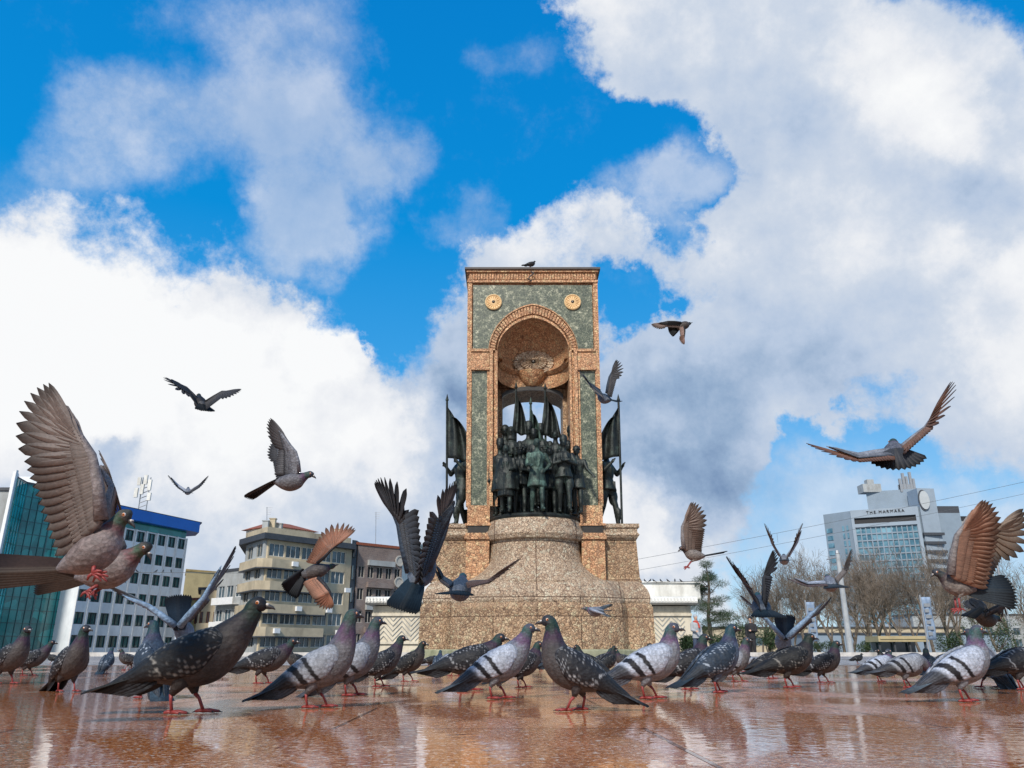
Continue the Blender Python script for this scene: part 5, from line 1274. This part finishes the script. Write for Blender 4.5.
SB=[
 (484,671,175,'dark','tiny dark pigeon feeding in the far row under the drum of the monument',.95,0,.75,0,0,True),
 (512,669,0,'bar','tiny barred pigeon in the far row just left of the pedestal centre',.9,5,.8,0,0),
 (540,670,60,'check','tiny checkered pigeon turned away in the far row at the pedestal centre',.95,8,.85,0,0),
 (574,669,190,'dark','tiny dark pigeon facing left in the far row just right of the pedestal centre',.9,5,.8,0,0),
 (602,671,10,'check','tiny checkered pigeon in the far row under the right side of the drum',.95,5,.85,0,0),
 (657,671,5,'dark','tiny dark pigeon in the far row at the right corner of the pedestal',.95,5,.85,0,0),
 (686,670,170,'blue','tiny bluish pigeon facing left in the far row below the low stone hall',.95,5,.85,0,0),
 (728,670,15,'check','tiny checkered pigeon in the far row below the pine',.95,5,.85,0,0),
 (776,669,-20,'dark','tiny dark pigeon in the far row below the person in black',.9,8,.85,0,0),
 (396,670,185,'bar','tiny barred pigeon facing left in the far row at the left corner of the pedestal',.9,5,.8,0,0),
 (366,668,20,'dark','tiny dark pigeon in the far row below the brown brick block',.9,5,.8,0,0),
 (222,672,30,'bar','little barred pigeon in the far row left of the low checkered one',.95,5,.8,0,0),
 (298,674,200,'dark','little dark pigeon facing left in the far row left of the tall barred one',.95,5,.8,0,0),
 (334,672,15,'check','small checkered pigeon in the far row between the two barred ones left of centre',.95,10,.9,0,0),
 (455,676,170,'pale','small pale pigeon pecking the ground in the far row before the pedestal',.95,0,.8,0,0,True),
 (556,675,5,'blue','small bluish pigeon in the far row behind the legs of the central one',.95,4,.8,0,0),
 (626,672,200,'check','small checkered pigeon facing left in the far row right of the central one',.92,4,.8,0,0),
 (704,673,-10,'dark','small dark pigeon pecking in the far row behind the blue-black one',.95,0,.8,0,0,True),
 (748,672,160,'bar','small barred pigeon facing left in the far row below the dark hedge',.95,6,.85,0,0),
 (806,670,20,'blue','small bluish pigeon in the far row just left of the pale pole',.95,6,.85,0,0),
 (893,674,185,'dark','small dark pigeon facing left in the far row between the low pair at right',.95,0,.75,0,0),
 (945,673,10,'check','small checkered pigeon in the far row left of the large pale one at right',.95,4,.8,0,0),
 (20,668,10,'dark','small dark pigeon in the far row at the far left, pecking',.95,0,.8,0,0,True),
 (128,670,190,'check','small checkered pigeon facing left in the far row before the white office block',.95,4,.8,0,0),
 (4,684,-25,'check','dark checkered pigeon with a green neck cut off by the left edge of the photo',1.25,12,1.15,0,-10),
 (27,676,15,'check','checkered pigeon with a pale bill tip, just behind the one at the left edge',1.12,8,.95,.02,0),
 (66,692,-38,'check','green-breasted pigeon striding toward the camera at left',1.1,24,1.2,0,20),
 (105,674,95,'blue','small blue-grey pigeon seen from behind between the green-breasted strider and big black one',.85,25,1.0,0,0),
 (149,699,128,'blue','blue speckled pigeon facing away left behind the tail of the big black pigeon',1.15,25,1.1,0,30),
 (186,714,2,'dark','largest near-black pigeon with a bare orange eye striding right, left foreground',1.33,8,1.0,.028,0),
 (262,684,6,'check','low dark checkered pigeon with green head right behind the big black pigeon',1.2,3,.72,.025,0),
 (316,708,4,'bar','tall grey pigeon with two black wing bars and outstretched neck, left of centre',1.12,14,1.45,.0,35),
 (351,696,22,'bar','grey pigeon with a rounded pale wing just right of the tall barred pigeon',1.18,22,1.25,.0,10),
 (379,687,20,'check','mottled dark pigeon with neck stretched, third behind the tall barred pigeon',1.05,14,1.05,.015,0),
 (408,682,-4,'dark','compact dark pigeon standing alone before the left corner of the monument',1.0,18,.9,.0,0),
 (438,672,80,'blue','small blue-black pigeon seen from behind near the base of the monument',.8,20,.9,0,0),
 (467,691,4,'check','dark pigeon with long folded wings behind the pale one of the bill-touching pair',1.25,2,.7,.02,0),
 (498,699,3,'pale','pale blue-grey pigeon with two black bars touching bills with the dark central pigeon',1.16,14,1.0,.018,0),
 (522,688,12,'check','checkered pigeon half hidden between the two pigeons touching bills',1.0,14,.8,.0,0),
 (576,711,180,'check','large dark upright pigeon facing left with white-speckled wings, centre foreground',1.08,16,1.25,-.012,0),
 (590,680,150,'dark','small black pigeon whose head shows over the large central one',.95,10,.9,0,0),
 (607,676,30,'dark','black pigeon hidden to the neck behind the tail of the large central pigeon',.9,16,1.0,0,0),
 (640,679,15,'dark','black-headed pigeon peeping over the back of the pale two-barred one',.95,14,1.0,0,0),
 (650,699,2,'pale','pale two-barred pigeon with head turned, walking right of the central pair',1.2,8,1.0,-.006,-20),
 (688,690,10,'check','lace-winged grey pigeon between the pale barred and blue-black ones right of centre',1.1,10,.95,0,0),
 (718,693,22,'blue','stout blue-black pigeon with white flecks right of the lace-winged pigeon',1.22,14,1.0,-.004,-15),
 (738,682,-20,'bar','slim pigeon with pale green neck just right of the stout blue-black pigeon',1.0,26,1.1,0,0),
 (790,688,4,'dark','dark pigeon with brown-black lace wings under the V-winged pale pigeon',1.2,4,.85,.012,0),
 (771,679,5,'dark','black pigeon partly hidden behind the one with brown-black lace wings',1.05,4,.8,0,0),
 (824,683,-20,'check','small green-headed dark pigeon facing right beside the base of the pale pole',1.0,8,1.0,0,0),
 (880,682,8,'pale','small pale pigeon, left one of the low pair at right',.92,4,.7,0,-150),
 (908,688,2,'bar','grey barred pigeon bending its head down, right one of the low pair at right',1.0,0,.7,0,0,True),
 (930,683,60,'dark','dark pigeon standing just behind the pair at right',.9,5,.8,0,0),
 (966,702,2,'pale','large pale two-barred pigeon with purple-green neck, right foreground',1.12,12,1.0,-.01,10),
 (990,688,110,'bar','upright grey pigeon right behind the large pale one with purple-green neck',1.1,34,1.1,0,0),
 (1022,690,5,'check','black speckled pigeon cut off by the right edge of the photo',1.2,0,.8,0,0),
 (52,664,175,'dark','tiny dark pigeon far off on the paving at left',.85,0,.6,0,0),
 (205,667,160,'blue','small far pigeon behind the back of the big black pigeon',.8,0,.7,0,0),
 (858,664,10,'dark','tiny dark pigeon far off on the pale paving right of the pole',.8,0,.6,0,0),
 (430,668,10,'dark','little black pigeon feeding far off before the left corner of the monument',.8,0,.6,0,0,True),
 (668,666,-170,'bar','little far pigeon near the right corner of the monument base',.8,0,.7,0,0),
]
for r_ in SB:
    px,yf,hd,kd,lab,sc_,tl,nk,fw,yw=r_[:10]; hdn=len(r_)>10
    standing(px,yf,hd,kd,lab,sc_,tl,nk,fw,yw,hdown=hdn,stride=.012 if 'central pigeon' in lab and 'large' in lab else .028)
p=at(530.5,270,YT-.1); standing(0,0,15,'dark','dark pigeon perched on the very top of the stone arch',1.5,5,.7,0,0,at3=Vector((p.x,p.y,ZTOP+.002)),group='pigeons perched on the monument')
# ---------------- flying pigeons
def slerp(a,b,t):
    a=a.normalized(); b=b.normalized(); v=(a*(1-t)+b*t); return v.normalized() if v.length>1e-6 else a
def wingmesh(b,K,sh,wr,tip,c0,c1,ex=.85,under=None,n1=11,n2=10,flip=False,upc=None,curl=.0,nfix=None):
    """sh shoulder, wr wrist, tip wing tip, c0/c1 trailing-edge vectors at shoulder and wrist"""
    span=(tip-sh); nrm=span.cross((c0+c1)*.5)
    if nrm.length<1e-7: nrm=Vector((0,1,0))
    nrm.normalize()
    if nfix is not None and nrm.dot(nfix)<0: nrm=-nrm
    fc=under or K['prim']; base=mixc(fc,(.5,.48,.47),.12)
    tot=n1+n2; F=[]
    for i in range(tot):
        if i<n1:
            u=i/n1; p=sh.lerp(wr,u); v=c0.lerp(c1,u); F.append((p,v.normalized(),v.length))
        else:
            u=(i-n1)/(n2-1); p=wr.lerp(tip,.38*u); td=(tip-p); d=slerp(c1,td,u**ex); ln=lerp(c1.length,td.length,u**(.8 if ex>.7 else .38))*(1+.10*math.sin(math.pi*u)); F.append((p,d,ln))
    for i,(p,d,ln) in enumerate(F):
        # keep feathers in a smooth sheet
        nn=(nrm-d*nrm.dot(d)).normalized(); q=i/tot
        g=.88+.24*hsh(i,int(ln*1e4)%97)
        w=(wr-sh).length/n1*2.1 if i<n1 else max((wr-sh).length/n1*1.9,ln*.155)
        w=min(w,.034*max(1,ln/.14)); w=max(w,ln*.20); w=min(w,ln*.30)
        if i>=tot-6: w*=.80
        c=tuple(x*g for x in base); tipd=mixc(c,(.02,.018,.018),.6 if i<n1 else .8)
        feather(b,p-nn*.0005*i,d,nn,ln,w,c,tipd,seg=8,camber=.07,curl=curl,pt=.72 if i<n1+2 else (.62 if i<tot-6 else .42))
    # covert rows above and below
    for (fr,lift,cc) in ((.62,.0022,K['cov']),(.42,.0040,mixc(K['cov'],K['body'],.5)),(.26,.0058,K['cov'])):
        for sgn in (1,-1):
            for i in range(0,tot-1):
                for h_ in (0,.5):
                    p,d,ln=F[i]; p2,d2,ln2=F[min(i+1,tot-1)]; p=p.lerp(p2,h_); d=slerp(d,d2,h_); ln=lerp(ln,ln2,h_)
                    if i>=n1: ln=min(ln,lerp(c1.length,c1.length*.8,(i-n1)/n2)); 
                    nn=(nrm-d*nrm.dot(d)).normalized()
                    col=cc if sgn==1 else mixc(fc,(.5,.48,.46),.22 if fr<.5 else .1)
                    g=.85+.3*hsh(i*2+h_*2,int(fr*100),sgn); col=tuple(x*g for x in col)
                    if sgn==1 and K['bar'] and fr==.62: 
                        feather(b,p+nn*sgn*lift,d,nn*sgn,ln*fr,.020*max(.6,ln/.11),col,K['bar'],seg=5,camber=.08,mi=0)
                    else: feather(b,p+nn*sgn*lift,d,nn*sgn,ln*fr,.020*max(.6,ln/.11),col,mixc(col,K['prim'],.3),seg=5,camber=.08,mi=0 if sgn==1 else 6)
    # leading edge
    hand=wr.lerp(tip,.45); L_=[sh-c0.normalized()*.0,sh.lerp(wr,.5)-(c0+c1).normalized()*.006,wr-c1.normalized()*.004,hand,wr.lerp(tip,.62)]
    k_=max(.6,(wr-sh).length/.12)
    b.tube(L_,[.013*k_,.011*k_,.0085*k_,.0045,.0015],9,col=mixc(K['cov'],K['body'],.4),mi=0,smooth=True)
def flying(label,Y,tail,rump,head,kind,wings,spread=.3,tlen=.115,sc=1.0,upp=(0,0,1),under=None,feet=None,legout=None,group='pigeons flying over the square',neckup=.0,beakdir=None,tailside=None):
    """tail tip, rump(tail base), head: (px,py,dy)"""
    K=dict(KIND[kind])
    Pt=lambda q: at(q[0],q[1],Y+q[2]) if len(q)>2 else at(q[0],q[1],Y)
    T_,R_,Hd=Pt(tail),Pt(rump),Pt(head)
    ax=Hd-R_; Lb=ax.length; k=max(.6,min(1.25,Lb/.205))*sc; axn=ax.normalized()
    upv=Vector(upp); upv=(upv-axn*upv.dot(axn)).normalized(); side=upv.cross(axn).normalized()
    b=MB()
    st=[(0,0,.010,.018),(.10,-.004,.022,.028),(.25,-.010,.038,.040),(.42,-.014,.048,.047),(.58,-.010,.045,.043),(.70,0.0,.034,.033),(.80,.008,.024,.023),(.88,.014,.0185,.0178),(.955,.016,.0185,.0175),(1.02,.014,.012,.0115),(1.045,.012,.006,.006)]
    P=[]
    for (f,u,rv,rl) in st:
        p=R_+axn*Lb*f+upv*u*k; P.append((p.x,p.y,p.z,rv*k,rl*k))
    body_mesh(b,P,side,K,Y*3.3)
    hc=R_+axn*Lb*.955+upv*.016*k
    fw=axn if beakdir is None else (Pt(beakdir)-hc).normalized()
    sd=(side-fw*side.dot(fw)).normalized(); head_bits(b,hc,fw,sd,fw.cross(sd).normalized() if fw.cross(sd).dot(upv)>0 else -fw.cross(sd).normalized(),K,k)
    back=(T_-R_); tl=back.length; back.normalize(); ts=side if tailside is None else Vector(tailside).normalized(); ts=(ts-back*ts.dot(back)).normalized(); tu=back.cross(ts).normalized()
    if tu.dot(upv)<0: tu=-tu
    tailfan(b,R_,back,ts,tu,K,length=tl,spread=spread,width=max(.016,.024*k),mi=6)
    for w in wings:
        sh,wr,tip=Pt(w['s']),Pt(w['w']),Pt(w['t']); c0=Pt(w['c0'])-sh; c1=Pt(w['c1'])-wr
        wingmesh(b,K,sh,wr,tip,c0,c1,ex=w.get('e',.85),under=w.get('u',under),curl=w.get('curl',0),nfix=Vector(w['n']) if 'n' in w else None)
    if feet:
        for sy in (-1,1):
            h=R_+axn*Lb*.33-upv*.040*k+side*sy*.018*k; f_=Pt(feet)+side*sy*.012
            kn=h.lerp(f_,.4)+axn*.012*k
            b.tube([h+upv*.02*k,h,kn],[.019*k,.015*k,.006*k],8,col=K['belly'],mi=0,smooth=True); b.tube([kn,f_],[.0055*k,.0045*k],7,mi=1,smooth=True)
            fd=(f_-kn).normalized()
            for a in (-.5,0,.5,2.6):
                d=(Matrix.Rotation(a,3,side)@(fd*.5+axn*.7)).normalized()+side*(a*.25); d.normalize()
                b.tube([f_,f_+d*.014*k,f_+d*.024*k-upv*.006*k],[.0044*k,.0038*k,.0022*k],6,mi=1,smooth=True)
    o=b.build('pigeon',BM,loc=R_.lerp(Hd,.4),color=True)
    return tag(o,label,'pigeon',group)
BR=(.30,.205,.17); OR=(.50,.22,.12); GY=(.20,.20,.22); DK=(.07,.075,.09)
# camera-side birds at left
flying('big brown-grey pigeon with one huge fanned wing raised, left edge',1.55,(-28,572,-.02),(60,570,0),(131,519,.0),'brown',[
  dict(s=(101,520,-.03),w=(90,456,-.05),t=(52,384,-.05),c0=(55,556,-.02),c1=(26,462,-.04),u=(.38,.31,.28),n=(0,1,0)),
  dict(s=(104,520,.03),w=(112,488,.07),t=(94,452,.12),c0=(112,545,.06),c1=(119,512,.12),u=(.38,.31,.28))],spread=.11,feet=(96,574,-.01),beakdir=(148,534,0),sc=1.05,tailside=(0,.5,.85))
flying('second brownish pigeon with lowered head flying just behind the huge-winged one',1.85,(38,582,.05),(78,578,.02),(149,552,0),'brown',[
  dict(s=(118,545,.03),w=(112,515,.05),t=(96,470,.08),c0=(100,565,.05),c1=(98,535,.07)),
  dict(s=(118,548,-.0),w=(108,520,.12),t=(99,478,.2),c0=(95,560,.08),c1=(90,535,.16))],spread=.1,feet=(90,592,0),beakdir=(160,568,0),sc=.95,tailside=(0,.5,.85))
flying('small dark pigeon with wings spread wide above the left white cloud, seen from behind',6.6,(206,412,-.05),(203,405,0),(198,397,.15),'dark',[
  dict(s=(200,403,.05),w=(186,388,.06),t=(168,377,.0),c0=(201,411,-.04),c1=(193,398,-.04),u=DK),
  dict(s=(206,402,.05),w=(222,392,.06),t=(242,390,.0),c0=(206,410,-.04),c1=(220,400,-.04),u=DK)],spread=.55)
flying('tiny gull-like pigeon with wings in a shallow V above the blue roof band',11.5,(188,493,-.1),(188,492,0),(188,489,.18),'pale',[
  dict(s=(186,491,.05),w=(178,485,.08),t=(169,475,.0),c0=(185,493,-.06),c1=(178,488,-.05)),
  dict(s=(190,491,.05),w=(199,485,.08),t=(209,476,.0),c0=(191,493,-.06),c1=(200,488,-.05))],spread=.4)
flying('grey pigeon flying right with one narrow wing pointing up, before the white cloud',3.4,(246,499,0),(274,482,0),(312,477,0),'bar',[
  dict(s=(299,472,-.02),w=(295,452,-.05),t=(269,418,-.06),c0=(274,474,.0),c1=(277,450,-.02),u=(.17,.17,.19)),
  dict(s=(296,473,.03),w=(286,458,.08),t=(272,440,.14),c0=(276,480,.05),c1=(272,462,.1),u=DK)],spread=.24,sc=1.0,beakdir=(322,480,0))
flying('pigeon banking with glowing orange-brown wings in front of the cream corner block',4.4,(287,594,-.04),(302,575,0),(334,566,.04),'check',[
  dict(s=(317,563,-.02),w=(330,550,-.04),t=(356,530,-.02),c0=(306,561,-.03),c1=(319,537,-.03),u=(.55,.26,.16),n=(0,1,0)),
  dict(s=(318,578,-.02),w=(329,592,-.06),t=(334,606,-.04),c0=(303,584,-.02),c1=(313,599,-.05),u=(.62,.30,.18),n=(0,1,0))],spread=.28,upp=(0,1,.3))
flying('large slate-blue pigeon climbing away, both wings up, before the monument pedestal',2.25,(400,612,-.06),(414,585,0),(432,548,.12),'blue',[
  dict(s=(410,572,.04),w=(400,524,.04),t=(377,482,.02),c0=(424,583,-.04),c1=(420,510,-.02),u=(.05,.065,.09),e=.40),
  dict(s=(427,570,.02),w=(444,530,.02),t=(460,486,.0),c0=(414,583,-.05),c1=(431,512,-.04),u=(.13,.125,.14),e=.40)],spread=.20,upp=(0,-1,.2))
flying('thin-winged pigeon gliding in front of the pedestal with one long brown wing',3.3,(452,596,-.1),(458,592,-.02),(463,580,.17),'blue',[
  dict(s=(468,583,.04),w=(488,581,.05),t=(522,560,-.02),c0=(470,588,-.05),c1=(490,584,-.03),u=(.22,.12,.09)),
  dict(s=(452,583,.04),w=(443,577,.05),t=(434,561,-.02),c0=(448,588,-.05),c1=(441,581,-.03),u=(.12,.1,.1))],spread=.62,upp=(0,-.3,1))
flying('pale blue pigeon, slender wings in a wide V, behind the big black pigeon',2.75,(178,594,-.02),(179,621,0),(190,650,.10),'sky',[
  dict(s=(176,626,.0),w=(148,606,-.03),t=(107,588,-.05),c0=(180,631,.08),c1=(148,611,.05),u=(.24,.32,.42),e=.40),
  dict(s=(180,626,.0),w=(204,598,-.03),t=(232,546,-.05),c0=(182,632,.08),c1=(207,602,.05),u=(.24,.32,.42),e=.40)],spread=.22,upp=(0,-1,.3))
flying('slate pigeon with both wings raised flying in front of the right pier of the arch',6.6,(622,402,-.03),(611,400,0),(596,394,.12),'blue',[
  dict(s=(600,391,.0),w=(589,383,-.02),t=(579,369,-.02),c0=(604,399,-.05),c1=(594,390,-.05),u=(.22,.21,.23)),
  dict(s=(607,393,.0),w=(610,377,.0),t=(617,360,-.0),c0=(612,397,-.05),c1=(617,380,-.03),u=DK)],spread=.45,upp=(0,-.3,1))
flying('small pigeon with pinkish wings banking high to the right of the arch',6.9,(669,332,-.02),(677,328,0),(691,323,.05),'dark',[
  dict(s=(681,323,-.02),w=(668,322,-.04),t=(651,324,-.02),c0=(678,328,-.02),c1=(666,327,-.04),u=(.32,.22,.18)),
  dict(s=(684,327,-.02),w=(684,335,-.05),t=(684,345,-.04),c0=(679,328,-.02),c1=(680,336,-.05),u=(.5,.32,.26))],spread=.3,upp=(0,.9,.3))
flying('pigeon soaring away on very long narrow brown wings, fanned grey tail, upper right',3.0,(902,471,-.03),(897,455,0),(893,446,.17),'bar',[
  dict(s=(890,451,.05),w=(858,455,.05),t=(807,441,.0),c0=(892,460,-.06),c1=(860,461,-.03),u=(.42,.20,.12)),
  dict(s=(903,447,.05),w=(926,428,.05),t=(953,383,.0),c0=(906,453,-.05),c1=(934,430,-.03),u=(.36,.18,.11))],spread=.95,upp=(0,-.35,1))
flying('grey-brown pigeon flying left, one wing straight up, above the pine',4.7,(727,552,0),(705,556,0),(680,550,0),'rust',[
  dict(s=(684,549,-.02),w=(683,527,-.03),t=(691,502,-.03),c0=(702,551,-.01),c1=(705,530,-.02),u=(.34,.24,.19)),
  dict(s=(686,550,.03),w=(684,530,.07),t=(682,528,.12),c0=(702,552,.05),c1=(702,535,.1),u=DK)],spread=.14,feet=(687,567,0),beakdir=(672,555,0))
flying('small pale pigeon gliding with wings in a narrow V above the bare trees',7.6,(784,561,-.1),(784,560,-.02),(784,557,.16),'pale',[
  dict(s=(780,556,.04),w=(772,543,.04),t=(765,523,.0),c0=(782,560,-.05),c1=(775,544,-.04),u=(.4,.33,.28)),
  dict(s=(788,556,.04),w=(797,542,.04),t=(804,524,.0),c0=(786,560,-.05),c1=(794,544,-.04),u=(.4,.33,.28))],spread=.4)
flying('dark pigeon with ragged wings raised in a V above the dark hedge',3.4,(771,619,-.1),(765,611,-.02),(757,598,.14),'blue',[
  dict(s=(757,601,.03),w=(744,582,.03),t=(728,556,.0),c0=(761,611,-.05),c1=(757,596,-.04),u=(.16,.15,.17),e=.55),
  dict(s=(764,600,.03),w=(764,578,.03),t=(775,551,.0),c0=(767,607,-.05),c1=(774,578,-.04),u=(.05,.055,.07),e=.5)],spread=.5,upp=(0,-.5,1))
flying('pale blue pigeon diving away, thin wings in a broad V, centre right',3.7,(785,614,-.02),(785,633,0),(784,656,.12),'sky',[
  dict(s=(783,638,.0),w=(766,619,-.03),t=(741,598,-.05),c0=(786,641,.08),c1=(768,623,.05),u=(.24,.32,.42),e=.40),
  dict(s=(787,638,.0),w=(808,618,-.03),t=(829,596,-.05),c0=(788,642,.08),c1=(810,622,.05),u=(.24,.32,.42),e=.40)],spread=.30,upp=(0,-1,.3))
flying('pale pigeon with one thin reddish wing level and one raised, crossing the lamp pole',4.6,(838,589,-.1),(833,585,-.02),(827,579,.15),'pale',[
  dict(s=(824,582,.04),w=(808,583,.05),t=(786,576,.0),c0=(827,586,-.05),c1=(808,586,-.04),u=(.36,.25,.24)),
  dict(s=(836,578,.04),w=(844,570,.05),t=(853,550,.0),c0=(838,583,-.05),c1=(848,573,-.04),u=(.36,.30,.26))],spread=.5)
flying('big pigeon landing with raised rusty-orange wings and fanned slate tail at the right edge',2.7,(1016,592,-.02),(975,590,0),(934,575,0),'rust',[
  dict(s=(951,575,-.04),w=(958,536,-.06),t=(981,500,-.07),c0=(988,588,-.03),c1=(998,538,-.05),u=(.50,.25,.15),n=(0,1,0)),
  dict(s=(962,572,.03),w=(985,538,.09),t=(1021,509,.12),c0=(985,592,.06),c1=(1000,560,.1),u=(.36,.27,.20))],spread=.30,feet=(958,609,0),beakdir=(919,582,0),tailside=(0,.45,1))
flying('dark pigeon fluttering half hidden under the rusty-orange-winged one',3.1,(966,618,.0),(975,612,0),(999,622,.05),'dark',[
  dict(s=(986,610,.0),w=(980,602,.06),t=(966,598,.12),c0=(977,617,.0),c1=(970,608,.06),u=DK),
  dict(s=(988,612,-.02),w=(1000,606,-.02),t=(1012,602,.0),c0=(985,618,-.02),c1=(996,612,-.02),u=DK)],spread=.3)
flying('faint blue-grey pigeon skimming past the lower pedestal of the monument on the right',7.6,(612,611,0),(604,611,0),(584,610,0),'pale',[
  dict(s=(590,609,-.03),w=(598,612,-.16),t=(610,616,-.2),c0=(602,610,-.02),c1=(606,613,-.12),u=(.25,.32,.38)),
  dict(s=(590,609,.03),w=(598,608,.16),t=(612,605,.2),c0=(602,610,.02),c1=(608,608,.14),u=(.25,.32,.38))],spread=.2)
